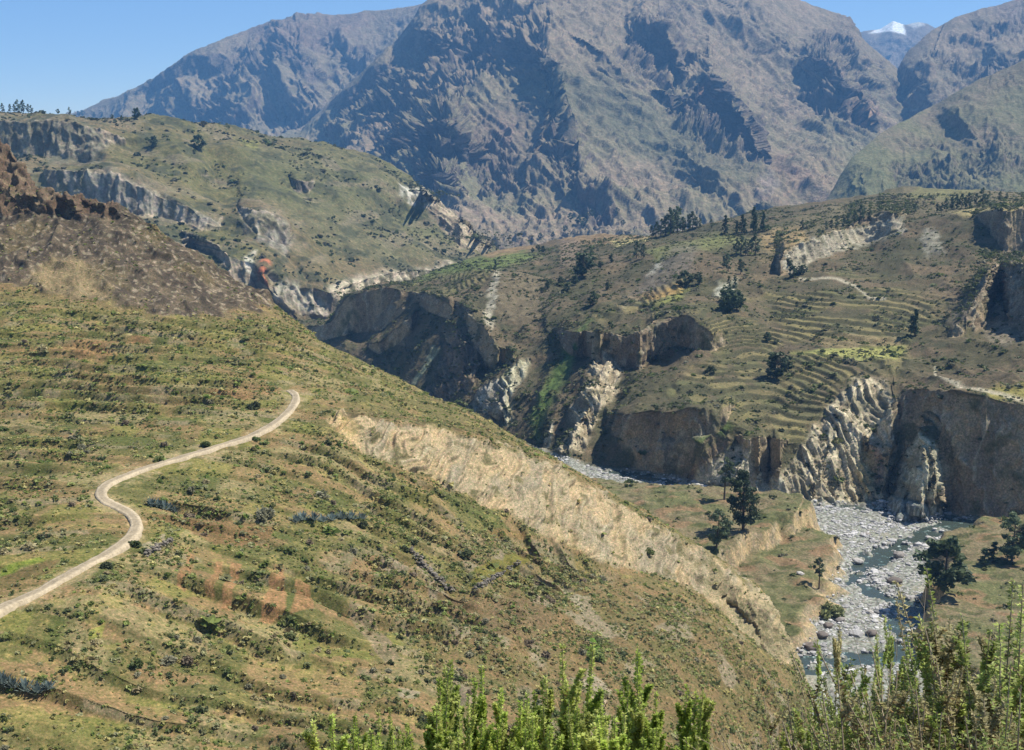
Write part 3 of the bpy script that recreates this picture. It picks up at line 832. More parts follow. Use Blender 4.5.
# ---- the ridge across the gorge on the left ------------------------------------------------------
rowsC = [
    [(-400, N_, 1000, -210), (700, N_, 1000, -210)],
    [(-400, N_, 1090, -205), (330, N_, 1120, -205), (470, N_, 1350, -200), (700, N_, 1500, -215)],
    [(-400, 290, 1110), (170, 275, 1125), (215, 280, 1130), (260, 296, 1140), (300, 315, 1150), (330, 318, 1160), (380, 296, 1250), (430, 285, 1340), (470, 276, 1400), (500, 285, 1500), (700, N_, 1550, -215)],
    [(-400, 240, 1120), (170, 240, 1135), (215, 250, 1140), (250, 262, 1148), (290, 287, 1160), (330, 292, 1172), (380, 274, 1262), (430, 269, 1352), (470, 265, 1412), (500, 275, 1520), (700, N_, 1600, -215)],
    [(-400, 200, 1180), (50, 192, 1200), (150, 215, 1200), (215, 226, 1200), (260, 248, 1195), (300, 262, 1210), (330, 270, 1230), (380, 262, 1300), (430, 260, 1390), (470, 258, 1450), (500, 268, 1540), (700, N_, 1650, -215)],
    [(-400, 165, 1190), (50, 168, 1215), (110, 172, 1218), (160, 196, 1215), (215, 216, 1215), (260, 214, 1230), (300, 235, 1250), (330, 248, 1270), (380, 245, 1340), (430, 245, 1430), (470, 248, 1490), (500, 262, 1560), (700, N_, 1700, -215)],
    [(-400, 150, 1330), (60, 158, 1340), (110, 160, 1340), (160, 168, 1340), (215, 185, 1340), (270, 188, 1380), (330, 200, 1420), (380, 208, 1480), (430, 222, 1540), (470, 240, 1580), (500, 258, 1600), (700, N_, 1750, -215)],
    [(-400, 116, 1350), (60, 120, 1365), (110, 128, 1370), (160, 142, 1390), (215, 150, 1420), (270, 158, 1460), (330, 165, 1520), (380, 178, 1560), (430, 205, 1600), (470, 232, 1640), (500, 254, 1650), (700, N_, 1800, -215)],
    [(-400, 104, 1480), (-100, 106, 1480), (0, 112, 1480), (60, 115, 1490), (110, 117, 1500), (170, 118, 1540), (215, 125, 1560), (270, 135, 1600), (330, 142, 1650), (370, 152, 1680), (400, 168, 1700), (430, 192, 1720), (460, 220, 1740), (490, 242, 1760), (520, 262, 1780), (700, N_, 1850, -215)],
    [(-400, 110, 1700), (0, 118, 1700), (215, 132, 1760), (330, 152, 1850), (430, 204, 1900), (490, 252, 1900), (700, N_, 1950, -220)],
    [(-400, N_, 2200, -260), (700, N_, 2200, -260)],
]
Cs = Sheet(-300, 620, 900, rowsC, dens=1.0, su=4, sv=1.2)
X, Y, Z = xyz(Cs)
U, V, T = Cs.U.copy(), Cs.V.copy(), Cs.T
j1 = gnoise(X / 30, Y / 30, Z / 30) * 8
j2 = gnoise(X / 30 + 40, Y / 30, Z / 30) * 6
Cs.ridge([(402, 185, 10), (420, 200, 30), (438, 225, 20)], 16, 26)
Cs.ridge([(205, 145, -4), (215, 180, -30), (235, 215, -20)], 26, 26)
Cs.ridge([(160, 125, 5), (190, 170, 18), (205, 200, 6)], 30, 30)
Cs.ridge([(176, 236, -6), (190, 243, -30), (212, 252, -20), (222, 262, -4)], 10, 8, 0.6, 0.6)
Cs.ridge([(264, 264, 4), (262, 275, 16), (270, 290, 10)], 8, 10)
Cs.ridge([(286, 285, 4), (280, 297, 14), (290, 310, 8)], 10, 14)
Cs.ridge([(296, 250, 4), (320, 280, 14), (340, 305, 6)], 12, 20)
X, Y, Z = xyz(Cs)
Cs.refresh()
m_w = Cs.cliff([(-60, 118, 34), (0, 118, 36), (60, 121, 34), (90, 126, 30), (112, 132, 10), (130, 140, 1)], 30, 4.5, 8.5, 0.5, CJ)
m_w = np.maximum(m_w, Cs.cliff([(40, 168, 6), (60, 169, 24), (110, 172, 38), (140, 182, 34), (165, 196, 22), (190, 208, 18), (225, 222, 6)], 40, 3.2, 7, 0.45, CJ))
m_w = np.maximum(m_w, Cs.cliff([(236, 206, 8), (255, 207, 26), (275, 214, 30), (292, 236, 12)], 40, 3.2, 7, 0.5, CJ))
m_w = np.maximum(m_w, Cs.cliff([(408, 190, 1), (430, 196, 15), (445, 206, 26), (460, 221, 26), (478, 237, 13), (494, 248, 1)], 40, 4.5, 8.5, 0.28, CJ))
m_w = np.maximum(m_w, Cs.cliff([(288, 180, 3), (296, 179, 11), (308, 181, 11), (316, 184, 3)], 10, 4.5, 8.5, 0.1))
X, Y, Z = xyz(Cs)
n1 = fbm(X / 160, Y / 160, Z / 160, 4)
n2 = fbm(X / 40, Y / 40, Z / 40 + 7, 3)
n3 = gnoise(X / 9, Y / 9, Z / 9)
nrm = Cs.normals()
m_cl = sstep(0.40, 0.55, (1 - np.abs(nrm[..., 2])) + 0.12 * n2) * sstep(1.9, 2.1, T)
m_cl = np.maximum(m_cl, m_w)
flut = ridged(X / 18 + n2 * 0.6, Y / 18, Z / 110, 3)
fl2 = ridged(X / 8 + n3 * 0.4, Y / 8, Z / 50, 3)
Cs.push(m_cl * ((flut - 0.4) * 5 + (fl2 - 0.4) * 2.6) + (1 - m_cl) * (fbm(X / 70, Y / 70, Z / 70, 4) * 12 + (ridged(X / 120 + Z / 90, Y / 200, Z / 200, 3) - .4) * 9) + n3 * 0.9)
col = np.zeros(X.shape + (3,), f32)
col[:] = mixc((0.115, 0.105, 0.048), (0.145, 0.112, 0.064), sstep(-0.2, 0.25, n1))
col = mixc(col, (0.108, 0.110, 0.056), 0.6 * polymask(U, V, [(230, 135), (330, 142), (400, 165), (460, 225), (470, 262), (380, 265), (310, 230), (250, 185)], 14, (j1, j2)))
col = mixc(col, (0.060, 0.062, 0.036), 0.85 * sstep(0.05, 0.25, n2 + 0.4 * n3))
col = mixc(col, (0.19, 0.155, 0.105), 0.5 * sstep(0.15, 0.35, gnoise(X / 60, Y / 60, Z / 15)))
rk = mixc((0.35, 0.285, 0.205), (0.22, 0.175, 0.13), sstep(-0.3, 0.3, gnoise(X / 14, Y / 14, Z / 80)))
rk = mixc(rk, (0.44, 0.365, 0.275), 0.6 * sstep(0.5, 0.8, flut))
col = mixc(col, rk, m_cl * 0.92)
for pts, cc, so, st in [
    ([(50, 168), (110, 172), (165, 195), (222, 222), (205, 226), (150, 214), (60, 192)], (0.27, 0.240, 0.20), 3, 0.75),
    ([(240, 210), (275, 212), (292, 240), (285, 260), (262, 246), (245, 232)], (0.28, 0.25, 0.21), 4, 0.7),
    ([(0, 118), (80, 120), (110, 135), (100, 160), (50, 160), (0, 150)], (0.15, 0.14, 0.105), 5, 0.7),
    ([(258, 266), (266, 264), (274, 282), (268, 287), (256, 280)], (0.42, 0.14, 0.075), 2, 0.9),
    ([(246, 258), (254, 256), (254, 275), (246, 270)], (0.50, 0.46, 0.38), 2, 0.8),
    ([(274, 282), (296, 285), (330, 305), (330, 318), (300, 312), (276, 296)], (0.36, 0.32, 0.26), 3, 0.75),
    ([(330, 285), (380, 272), (470, 264), (470, 278), (400, 288), (340, 312)], (0.40, 0.34, 0.26), 4, 0.9),
    ([(395, 188), (415, 186), (436, 192), (430, 206), (412, 205), (402, 200)], (0.42, 0.39, 0.34), 3, 0.8),
    ([(292, 180), (312, 182), (312, 190), (296, 192)], (0.14, 0.125, 0.11), 2, 0.8),
    ([(235, 137), (262, 142), (255, 150), (238, 144)], (0.19, 0.185, 0.06), 3, 0.7),
    ([(60, 113), (120, 115), (120, 121), (60, 119)], (0.23, 0.16, 0.10), 2, 0.6),
]:
    strk = gnoise(X / 7, Y / 12, Z / 60) + 0.5 * gnoise(X / 3, Y / 6, Z / 30) + 0.3 * n3
    q = mixc(np.array(cc, f32) * 0.5, np.array(cc, f32) * 1.15, sstep(-0.3, 0.3, strk))
    q = mixc(q, (0.10, 0.095, 0.05), 0.8 * sstep(0.12, 0.35, n2 - 0.4 * strk))
    col = mixc(col, q, polymask(U, V, pts, so, (j1 * 0.4, j2 * 0.4)) * st)
Cs.m_cl = m_cl
Cs.refresh()
rid_o = Cs.mesh('hill', col, ground_mat('ridge_ground', 0.06, 0.35, 0.2, 0.3, 0.6, 1.5, (0.2, 0.5)))
tag(rid_o, kind='structure')


# ---- mountains -----------------------------------------------------------------------------------
def mountain(name, sh, ridges, scale, amp, pal, extra=(), diag=0.0, grn=0.5, crags=None, jits=1.0, crest=7.0, cliffs=()):
    wall = np.zeros(sh.U.shape, f32)
    for c in cliffs:
        wall = np.maximum(wall, sh.cliff([(p[0], p[1], p[2] * 0.68) for p in c[0]], c[1], 1.0, crest, c[2], CJ))
    sh.refresh()
    for r in ridges:
        sh.ridge(*r)
    X, Y, Z = xyz(sh)
    U, V = sh.U.copy(), sh.V.copy()
    s = scale
    wx = gnoise(X / s, Y / s, Z / s) * 0.5
    q = (X + diag * Z) / s
    rg = ridged(q + wx, Y / (2.4 * s), Z / (2.0 * s), 5, 0.55)
    n1 = fbm(X / (1.6 * s), Y / (1.6 * s), Z / (1.6 * s), 3)
    n2 = fbm(X / (0.30 * s), Y / (0.30 * s), Z / (0.30 * s), 4, 0.6)
    crag = sstep(-0.05, 0.30, fbm(X / (1.1 * s) + 13, Y / (1.6 * s), Z / (0.9 * s), 3))
    if crags is not None:
        jj = (gnoise(X / (0.5 * s), Y / (0.5 * s), Z / (0.5 * s)) * 16, gnoise(X / (0.5 * s) + 7, Y / (0.5 * s), Z / (0.5 * s)) * 14)
        cm = np.zeros(X.shape, f32)
        for pts in crags:
            cm = np.maximum(cm, polymask(U, V, pts, 6, jj))
        crag = cm * (0.55 + 0.45 * crag) + 0.18 * crag
    rk = ridged(X / (0.33 * s) + wx, Y / (0.33 * s), Z / (0.6 * s), 4, 0.6)
    amp = amp * (1 - 0.8 * np.exp(-((sh.T - crest) / 0.55) ** 2))
    fine = ridged((X + diag * 1.4 * Z) / (0.13 * s) + n2, Y / (0.5 * s), Z / (0.4 * s), 4, 0.6)
    fin2 = ridged(X / (0.11 * s) + 9, Y / (0.11 * s), Z / (0.18 * s), 4, 0.6)
    sh.push((fine - 0.4) * amp * (0.25 + 0.14 * crag) + (fin2 - 0.4) * crag * amp * 0.55 + (rg - 0.35) * amp + crag * (rk - 0.4) * amp * 1.1 + n2 * amp * 0.14)
    nrm = sh.normals()
    steep = 1 - np.abs(nrm[..., 2])
    col = mixc(pal[0], pal[1], sstep(-0.25, 0.25, n1))
    col = mixc(col, pal[2], sstep(0.05, 0.3, n2 + 0.3 * n1) * 0.7)
    col = mixc(col, pal[3], grn * sstep(140, 40, 0 * V) + 0 * V if False else grn * sstep(0, 220, V) * sstep(-0.3, 0.2, -n1))
    col = mixc(col, mixc(pal[4], pal[5], sstep(-0.2, 0.3, n2)), np.clip(sstep(0.45, 0.75, steep + 0.2 * n2) + 0.35 * crag + 0.8 * wall, 0, 1))
    jj = (n2 * 22 * jits, n1 * 16 * jits)
    for pts, cc, so, st in extra:
        col = mixc(col, np.array(cc, f32), polymask(U, V, pts, so, jj) * st)
    sh.refresh()
    o = sh.mesh(name, col, ground_mat(name + '_ground', 1.0 / (0.12 * s), 1.0 / (0.03 * s), 0.15, 0.25, 0.8, 0.02 * s, (1.0 / (0.05 * s), 0.4)))
    tag(o, kind='structure')
    return sh


PAL = [(0.200, 0.160, 0.110), (0.235, 0.182, 0.126), (0.150, 0.126, 0.084), (0.172, 0.164, 0.088), (0.085, 0.072, 0.064), (0.155, 0.122, 0.098)]
# central massif
def rw(vs, ds, us): return [(u, v, d) for u, v, d in zip(us, vs, ds)]
us = [150, 300, 320, 345, 370, 395, 420, 450, 545, 650, 760, 800, 835, 850, 865, 880, 930, 1150]
sk = [170, 134, 112, 87, 64, 40, 6, -25, -70, -60, -25, 0, 13, 18, 40, 52, 95, 230]
rowsD = [[(150, N_, 2100, -270), (1150, N_, 2100, -270)], [(150, 258, 2450), (1150, 258, 2450)]]
for k, t in enumerate((0.16, 0.32, 0.48, 0.64, 0.82, 1.0)):
    dd = [2450 + (2700 if 300 < u < 860 else 2500) * t ** 1.05 for u in us]
    rowsD.append(rw([255 + (s - 255) * t for s in sk], dd, us))
rowsD.append([(u, N_, 5900, float(-5150 * (s - 130) / F * 0.72)) for u, s in zip(us, sk)])
rowsD.append([(150, N_, 7600, -300), (1150, N_, 7600, -300)])
D = Sheet(180, 1060, 980, rowsD, dens=1.0, su=3, sv=1.2)
rid = [
    ([(545, -10, 96), (550, 30, 368), (552, 55, 416), (548, 72, 256), (520, 78, 96)], 62, 150, 0.9, 1.3),
    ([(484, 72, 48), (470, 95, 192), (440, 130, 224), (410, 165, 96)], 42, 60, 0.9, 1.2),
    ([(462, 160, 48), (458, 180, 128), (445, 200, 32)], 26, 16, 0.9, 1.2),
    ([(392, 55, 32), (395, 80, 144), (380, 110, 128), (360, 140, 32)], 30, 34, 0.9, 1.1),
    ([(410, 18, 32), (425, 40, 144), (400, 60, 64)], 36, 40, 0.9, 1.2),
    ([(352, 85, 16), (350, 110, 112), (335, 135, 48)], 18, 24, 0.9, 1.1),
    ([(545, 98, 24), (556, 125, 75), (566, 155, 80), (590, 190, 60), (612, 220, 20)], 26, 70, 0.9, 1.2),
    ([(740, 8, 16), (775, 30, 96), (815, 60, 112), (850, 100, 48)], 14, 60, 0.9, 1.2),
    ([(800, 40, 16), (826, 62, 128), (850, 100, 144), (858, 125, 32)], 34, 30, 0.9, 1.1),
    ([(845, 14, 16), (852, 35, 128), (868, 62, 96)], 26, 20, 0.9, 1.1),
    ([(640, 110, 16), (700, 160, 112), (750, 200, 48)], 20, 90, 0.9, 1.2),
    ([(590, 45, 16), (612, 60, 80), (650, 85, 32)], 14, 60, 0.9, 1.2),
]
ex = [
    ([(505, 75), (560, 60), (620, 80), (700, 130), (780, 190), (700, 200), (600, 110), (520, 90)], (0.118, 0.112, 0.066), 14, 0.75),
    ([(470, 110), (520, 95), (540, 130), (560, 180), (500, 190), (470, 150)], (0.145, 0.110, 0.086), 12, 0.6),
    ([(845, 100), (858, 112), (868, 105), (874, 122), (852, 128)], (0.28, 0.20, 0.15), 4, 0.7),
    ([(700, 80), (710, 78), (714, 100), (706, 104)], (0.27, 0.17, 0.125), 3, 0.8),
    ([(780, 150), (800, 170), (815, 192), (790, 196), (770, 180)], (0.20, 0.135, 0.10), 8, 0.6),
    ([(496, 120), (510, 118), (516, 140), (500, 145)], (0.24, 0.17, 0.135), 4, 0.6),
    ([(755, 185), (768, 184), (770, 200), (756, 202)], (0.28, 0.23, 0.20), 3, 0.6),
]
crg = [
    [(395, 25), (545, 18), (552, 75), (480, 84), (440, 75), (390, 95), (350, 125), (325, 118), (380, 60)],
    [(390, 80), (470, 80), (475, 115), (460, 190), (430, 195), (405, 160), (370, 145), (355, 110)],
    [(535, 95), (565, 108), (572, 150), (615, 215), (588, 215), (545, 160)],
    [(620, 18), (668, 12), (680, 85), (655, 85), (622, 60)],
    [(668, 112), (708, 62), (770, 150), (762, 170), (700, 142)],
    [(790, 40), (850, 12), (885, 60), (872, 122), (820, 112), (798, 70)],
    [(470, 150), (500, 130), (520, 175), (480, 200)]]
mountain('mountain', D, rid, 300.0, 74.0, PAL, ex, diag=0.7, grn=0.75, crags=crg, cliffs=[
    ([(392, 46, 3), (410, 30, 22), (440, 36, 34), (480, 34, 40), (520, 40, 36), (542, 52, 24), (553, 62, 3)], 55, 0.4),
    ([(664, 112, 3), (688, 92, 24), (708, 68, 52), (725, 86, 56), (745, 108, 52), (765, 146, 22), (772, 160, 3)], 50, 0.15),
    ([(622, 32, 3), (640, 24, 22), (660, 20, 46), (674, 48, 36), (688, 82, 3)], 40, 0.2),
    ([(384, 150, 3), (410, 136, 26), (436, 114, 46), (452, 120, 48), (470, 148, 26), (482, 162, 3)], 40, 0.2),
    ([(414, 178, 3), (430, 172, 18), (446, 172, 26), (460, 186, 3)], 24, 0.15),
    ([(800, 60, 3), (815, 52, 16), (830, 58, 34), (845, 78, 26), (862, 100, 3)], 36, 0.2),
    ([(330, 110, 3), (345, 88, 26), (362, 74, 30), (385, 62, 22), (396, 60, 3)], 36, 0.3)])

# massif behind on the left
us = [-250, 40, 85, 120, 150, 190, 240, 300, 330, 370, 410, 470, 640]
sk = [190, 128, 108, 95, 78, 50, 31, 12, 13, 10, 4, -10, 120]
rowsE = [[(-250, N_, 4200, -300), (640, N_, 4200, -300)], [(-250, 215, 4900), (640, 215, 4900)]]
for t in (0.25, 0.5, 0.75, 1.0):
    rowsE.append(rw([205 + (s - 205) * t for s in sk], [4900 + 1900 * t] * len(us), us))
rowsE.append([(u, N_, 7600, float(-6800 * (s - 130) / F * 0.75)) for u, s in zip(us, sk)])
rowsE.append([(-250, N_, 9000, -300), (640, N_, 9000, -300)])
E = Sheet(-220, 560, 800, rowsE, dens=1.0, su=3, sv=1.2)
rid = [
    ([(190, 48, 64), (210, 62, 272), (240, 85, 240), (250, 110, 64)], 50, 60, 0.9, 1.2),
    ([(150, 76, 32), (170, 90, 192), (165, 115, 64)], 34, 40, 0.9, 1.2),
    ([(300, 25, 48), (285, 50, 256), (300, 75, 288), (305, 100, 96)], 40, 40, 0.9, 1.2),
    ([(330, 25, 32), (345, 50, 192), (340, 80, 64)], 34, 40, 0.9, 1.2),
    ([(120, 94, 16), (128, 105, 96), (130, 115, 32)], 20, 30, 0.9, 1.2),
]
ex = [([(240, 30), (330, 12), (380, 14), (330, 40), (270, 48)], (0.185, 0.135, 0.105), 6, 0.7)]
mountain('mountain.001', E, rid, 420.0, 105.0, PAL, ex, diag=0.5, grn=0.5, crest=5.0, cliffs=[([(135, 92, 3), (155, 78, 18), (185, 55, 30), (215, 52, 26), (245, 60, 14), (262, 62, 3)], 40, 0.35), ([(262, 44, 3), (280, 36, 24), (300, 42, 42), (318, 66, 20), (326, 78, 3)], 40, 0.3)])

# massif behind on the right, its left edge walls the side gorge
us = [700, 780, 815, 826, 840, 850, 866, 880, 893, 905, 930, 960, 1000, 1024, 1250]
sk = [285, 240, 198, 178, 158, 138, 118, 102, 76, 52, 30, 15, 3, -5, -40]
rowsG = [[(700, N_, 2600, -300), (1250, N_, 2600, -300)], [(700, 262, 2700), (1250, 262, 2700)]]
for t in (0.2, 0.4, 0.6, 0.8, 1.0):
    rowsG.append(rw([240 + (s - 240) * t for s in sk], [2750 + 2500 * t * (0.35 + 0.65 * min(1, max(0, (u - 780) / 120.0))) for u in us], us))
rowsG.append([(u, N_, 6200, float(-5200 * (s - 130) / F * 0.7) if s < 130 else -260) for u, s in zip(us, sk)])
rowsG.append([(700, N_, 7600, -300), (1250, N_, 7600, -300)])
G = Sheet(740, 1200, 560, rowsG, dens=1.0, su=2.5, sv=1.2)
rid = [
    ([(932, 38, 32), (925, 62, 272), (916, 80, 96)], 40, 60, 0.9, 1.2),
    ([(924, 60, 32), (912, 72, 192), (935, 95, 80)], 34, 30, 0.9, 1.2),
    ([(990, 40, 32), (1005, 55, 96), (1030, 70, 64)], 20, 40, 0.9, 1.2),
    ([(880, 130, 32), (860, 150, 96), (838, 172, 64)], 26, 26, 0.9, 1.2),
]
ex = [([(915, 60), (930, 58), (935, 78), (918, 82)], (0.19, 0.14, 0.10), 4, 0.6), ([(985, 5), (1024, -5), (1024, 20), (1000, 18)], (0.22, 0.17, 0.14), 4, 0.6)]
mountain('mountain.002', G, rid, 300.0, 60.0, PAL, ex, diag=-0.4, grn=0.6, crest=6.0)

# green spur in front of it
us = [760, 815, 832, 850, 880, 930, 985, 1024, 1250]
sk = [290, 215, 190, 158, 133, 106, 76, 60, 0]
rowsH = [[(760, N_, 1900, -280), (1250, N_, 1900, -280)], [(760, 260, 2050), (1250, 250, 2050)]]
for t in (0.25, 0.5, 0.75, 1.0):
    rowsH.append(rw([242 + (s - 242) * t for s in sk], [2050 + 1000 * t * (0.3 + 0.7 * min(1, max(0, (u - 800) / 150.0))) for u in us], us))
rowsH.append([(u, N_, 3500, float(-3000 * (s - 130) / F * 0.6) if s < 130 else -270) for u, s in zip(us, sk)])
rowsH.append([(760, N_, 4300, -300), (1250, N_, 4300, -300)])
H = Sheet(790, 1200, 500, rowsH, dens=1.0, su=3, sv=1.2)
rid = [
    ([(930, 115, -16), (952, 130, -80), (968, 150, -32)], 26, 14, 0.9, 0.7),
    ([(985, 85, 16), (975, 110, 80), (960, 140, 64), (950, 170, 32)], 40, 50, 0.9, 1.1),
    ([(868, 176, 16), (866, 186, 64), (868, 196, 32)], 22, 14, 0.9, 0.8),
    ([(985, 150, 16), (1000, 170, 64), (975, 190, 32)], 34, 40, 0.9, 1.1),
]
PAL2 = [(0.155, 0.138, 0.082), (0.185, 0.150, 0.100), (0.120, 0.115, 0.064), (0.130, 0.132, 0.064), (0.105, 0.088, 0.068), (0.17, 0.14, 0.10)]
mountain('mountain.003', H, rid, 200.0, 24.0, PAL2, (), diag=-0.4, grn=0.85, crest=5.0)

# the far snow peak in the gap
us = [780, 850, 868, 880, 893, 905, 918, 928, 945, 1000]
sk = [60, 36, 30, 28, 20, 24, 21, 23, 32, 60]
rowsP = [[(780, N_, 8200, -300), (1000, N_, 8200, -300)], [(u, 105, 8700) for u in us],
         rw([105 + (s - 105) * 0.5 for s in sk], [9400] * 10, us), rw(sk, [10200] * 10, us), [(780, N_, 11000, -300), (1000, N_, 11000, -300)]]
Pk = Sheet(790, 990, 260, rowsP, dens=1.3, su=1.0, sv=0.8)
ex = [([(868, 34), (882, 26), (893, 14), (903, 22), (906, 34), (890, 31)], (0.85, 0.86, 0.88), 1.2, 1.0), ([(906, 24), (918, 20), (926, 25), (914, 28)], (0.62, 0.60, 0.58), 1.5, 0.8)]
mountain('mountain.004', Pk, [], 500.0, 60.0, PAL, ex, diag=-0.2, grn=0.1, jits=0.1, crest=3.0)

# ground below everything, out to the horizon
gx, gy = np.meshgrid(np.linspace(-30000, 30000, 60), np.linspace(-2000, 50000, 60))
gz = -300 + gnoise(gx / 4000, gy / 4000, 0 * gx) * 40
i = np.arange(3600).reshape(60, 60)
fc = np.stack([i[:-1, :-1], i[:-1, 1:], i[1:, 1:], i[1:, :-1]], -1).reshape(-1, 4)
g_o = link('ground', mesh_np('ground', np.stack([gx, gy, gz], -1), fc, np.full((3600, 3), 0.12)), ground_mat('plain_ground', 0.002, 0.02, 0.2, 0.3, 0.3, 5))
tag(g_o, kind='structure')
# the viewpoint the photograph is taken from, continuing behind the camera
gx, gy = np.meshgrid(np.linspace(-60, 60, 120), np.linspace(-60, 16, 80))
gz = -1.95 - 0.70 * np.maximum(gy - 1.0, 0) - 0.02 * np.abs(gx) + fbm(gx / 5, gy / 5, 0 * gx, 3) * 0.4 - 0.25
i = np.arange(9600).reshape(80, 120)
fc = np.stack([i[:-1, :-1], i[:-1, 1:], i[1:, 1:], i[1:, :-1]], -1).reshape(-1, 4)
cg = mixc((0.13, 0.10, 0.06), (0.09, 0.10, 0.04), sstep(-.2, .2, fbm(gx / 2, gy / 2, 0 * gx, 3)))
k_o = link('terrain', mesh_np('terrain', np.stack([gx, gy, gz], -1), fc, cg), bpy.data.materials['hillside_soil'])
tag(k_o, kind='structure')

# ------------------------------------------------------------------ what the camera ray meets
BUF_D = np.full((752, 1026), 1e9, f32)
BUF_P = np.zeros((752, 1026, 3), f32)
BUF_I = np.zeros((752, 1026), np.int8)
for si, sh in enumerate((A, B, Cs, D, E, G, H)):
    u = np.round(sh.U).astype(int).ravel(); v = np.round(sh.V).astype(int).ravel()
    d = sh.P[..., 1].ravel()
    ok = (u >= 0) & (u < 1026) & (v >= 0) & (v < 752) & (d > 20)
    u, v, d = u[ok], v[ok], d[ok]
    p = sh.P.reshape(-1, 3)[ok]
    o = np.argsort(-d)
    u, v, d, p = u[o], v[o], d[o], p[o]
    tmp = np.full_like(BUF_D, 1e9); tp = np.zeros_like(BUF_P)
    tmp[v, u] = d; tp[v, u] = p
    c = tmp < BUF_D
    BUF_D[c] = tmp[c]; BUF_P[c] = tp[c]; BUF_I[c] = si


def pick(u, v):
    """the ground point seen at pixel (u, v)"""
    u = int(np.clip(round(u), 1, 1023)); v = int(np.clip(round(v), 1, 749))
    w = BUF_D[v - 1:v + 2, u - 1:u + 2]
    k = np.argsort(w.ravel())[min(4, 8)]
    if w.ravel()[k] > 1e8: k = int(np.argmin(w))
    return Vector([float(x) for x in BUF_P[v - 1 + k // 3, u - 1 + k % 3]])


# ------------------------------------------------------------------ road
def ribbon(name, pts, width, mat, lift=0.12, step=4):
    q = []
    for a, b in zip(pts[:-1], pts[1:]):
        n = max(2, int(math.hypot(b[0] - a[0], b[1] - a[1]) / step))
        q += [(a[0] + (b[0] - a[0]) * i / n, a[1] + (b[1] - a[1]) * i / n) for i in range(n)]
    q.append(pts[-1])
    P = np.array([list(pick(max(u, 0), v)) if u >= 0 else list(unproj(np.float64(u), np.float64(v), 164.0 + u * 0.05)) for u, v in q])
    for k in range(3): P[:, k] = gsmooth(P[:, k], 1.6)
    P[:, 2] = gsmooth(P[:, 2], 3.0)
    d = np.gradient(P, axis=0); d[:, 2] = 0
    d /= np.linalg.norm(d, axis=1, keepdims=True) + 1e-9
    sd = np.stack([-d[:, 1], d[:, 0], 0 * d[:, 0]], -1)
    cols_ = 9
    V_ = []; K_ = []
    wv = width * (1 + 0.12 * np.array([float(gnoise(np.array(i * 0.3), np.array(0.5), np.array(2.5))) for i in range(len(P))]) * 2)
    for i in range(len(P)):
        for j in range(cols_):
            t = j / (cols_ - 1) * 2 - 1
            p = P[i] + sd[i] * t * wv[i] / 2 * (1 + (0.22 * float(gnoise(np.array(i * 0.9), np.array(float(j > 4) * 9), np.array(1.3))) if abs(t) > 0.7 else 0))
            p[2] += lift + 0.18 * (1 - t * t) - (1.2 if abs(t) > 0.99 else 0)
            V_.append(p)
            rut = 0.9 if 0.35 < abs(t) < 0.8 else 1.0
            K_.append(np.array((0.36, 0.30, 0.205)) * (0.80 if rut == 1 else 1.1))
    i = np.arange(len(V_)).reshape(-1, cols_)
    fc = np.stack([i[:-1, :-1], i[:-1, 1:], i[1:, 1:], i[1:, :-1]], -1).reshape(-1, 4)
    return link(name, mesh_np(name, np.array(V_), fc, np.array(K_)), mat)


road_mat = ground_mat('road_dust', 0.35, 2.0, 0.18, 0.25, 0.5, 0.15)
tag(ribbon('dirt_road', ROAD, 2.7, road_mat, 0.3), kind='structure')

# ------------------------------------------------------------------ river water
m_water, t, b = new_mat('river_water', 0.25, 0.2)
Nn, Ll = t.nodes, t.links
geo = Nn.new('ShaderNodeNewGeometry')
n = Nn.new('ShaderNodeTexNoise'); n.inputs['Scale'].default_value = 0.35; n.inputs['Detail'].default_value = 6; n.inputs['Roughness'].default_value = 0.7
Ll.new(geo.outputs['Position'], n.inputs['Vector'])
cr = Nn.new('ShaderNodeValToRGB')
cr.color_ramp.elements[0].position = 0.54; cr.color_ramp.elements[0].color = (0.045, 0.060, 0.050, 1)
cr.color_ramp.elements[1].position = 0.70; cr.color_ramp.elements[1].color = (0.62, 0.68, 0.66, 1)
e = cr.color_ramp.elements.new(0.62); e.color = (0.06, 0.105, 0.095, 1)
Ll.new(n.outputs['Fac'], cr.inputs[0]); Ll.new(cr.outputs[0], b.inputs['Base Color'])
rr = Nn.new('ShaderNodeMapRange'); rr.inputs['From Min'].default_value = 0.57; rr.inputs['From Max'].default_value = 0.68; rr.inputs['To Min'].default_value = 0.08; rr.inputs['To Max'].default_value = 0.8
Ll.new(n.outputs['Fac'], rr.inputs['Value']); Ll.new(rr.outputs[0], b.inputs['Roughness'])
bp = Nn.new('ShaderNodeBump'); bp.inputs['Strength'].default_value = 0.5; bp.inputs['Distance'].default_value = 0.25
n2_ = Nn.new('ShaderNodeTexNoise'); n2_.inputs['Scale'].default_value = 1.2; n2_.inputs['Detail'].default_value = 3
Ll.new(geo.outputs['Position'], n2_.inputs['Vector']); Ll.new(n2_.outputs['Fac'], bp.inputs['Height']); Ll.new(bp.outputs[0], b.inputs['Normal'])
gx, gy = np.meshgrid(np.linspace(-100, 260, 240), np.linspace(290, 640, 240))
gz = ZR - 0.85 + gnoise(gx / 5, gy / 5, 0 * gx) * 0.12 - 0.16 * np.maximum(gy - 548, 0)
i = np.arange(240 * 240).reshape(240, 240)
fc = np.stack([i[:-1, :-1], i[:-1, 1:], i[1:, 1:], i[1:, :-1]], -1).reshape(-1, 4)
r_o = link('river', mesh_np('river', np.stack([gx, gy, gz], -1), fc), m_water)
tag(r_o, kind='structure')

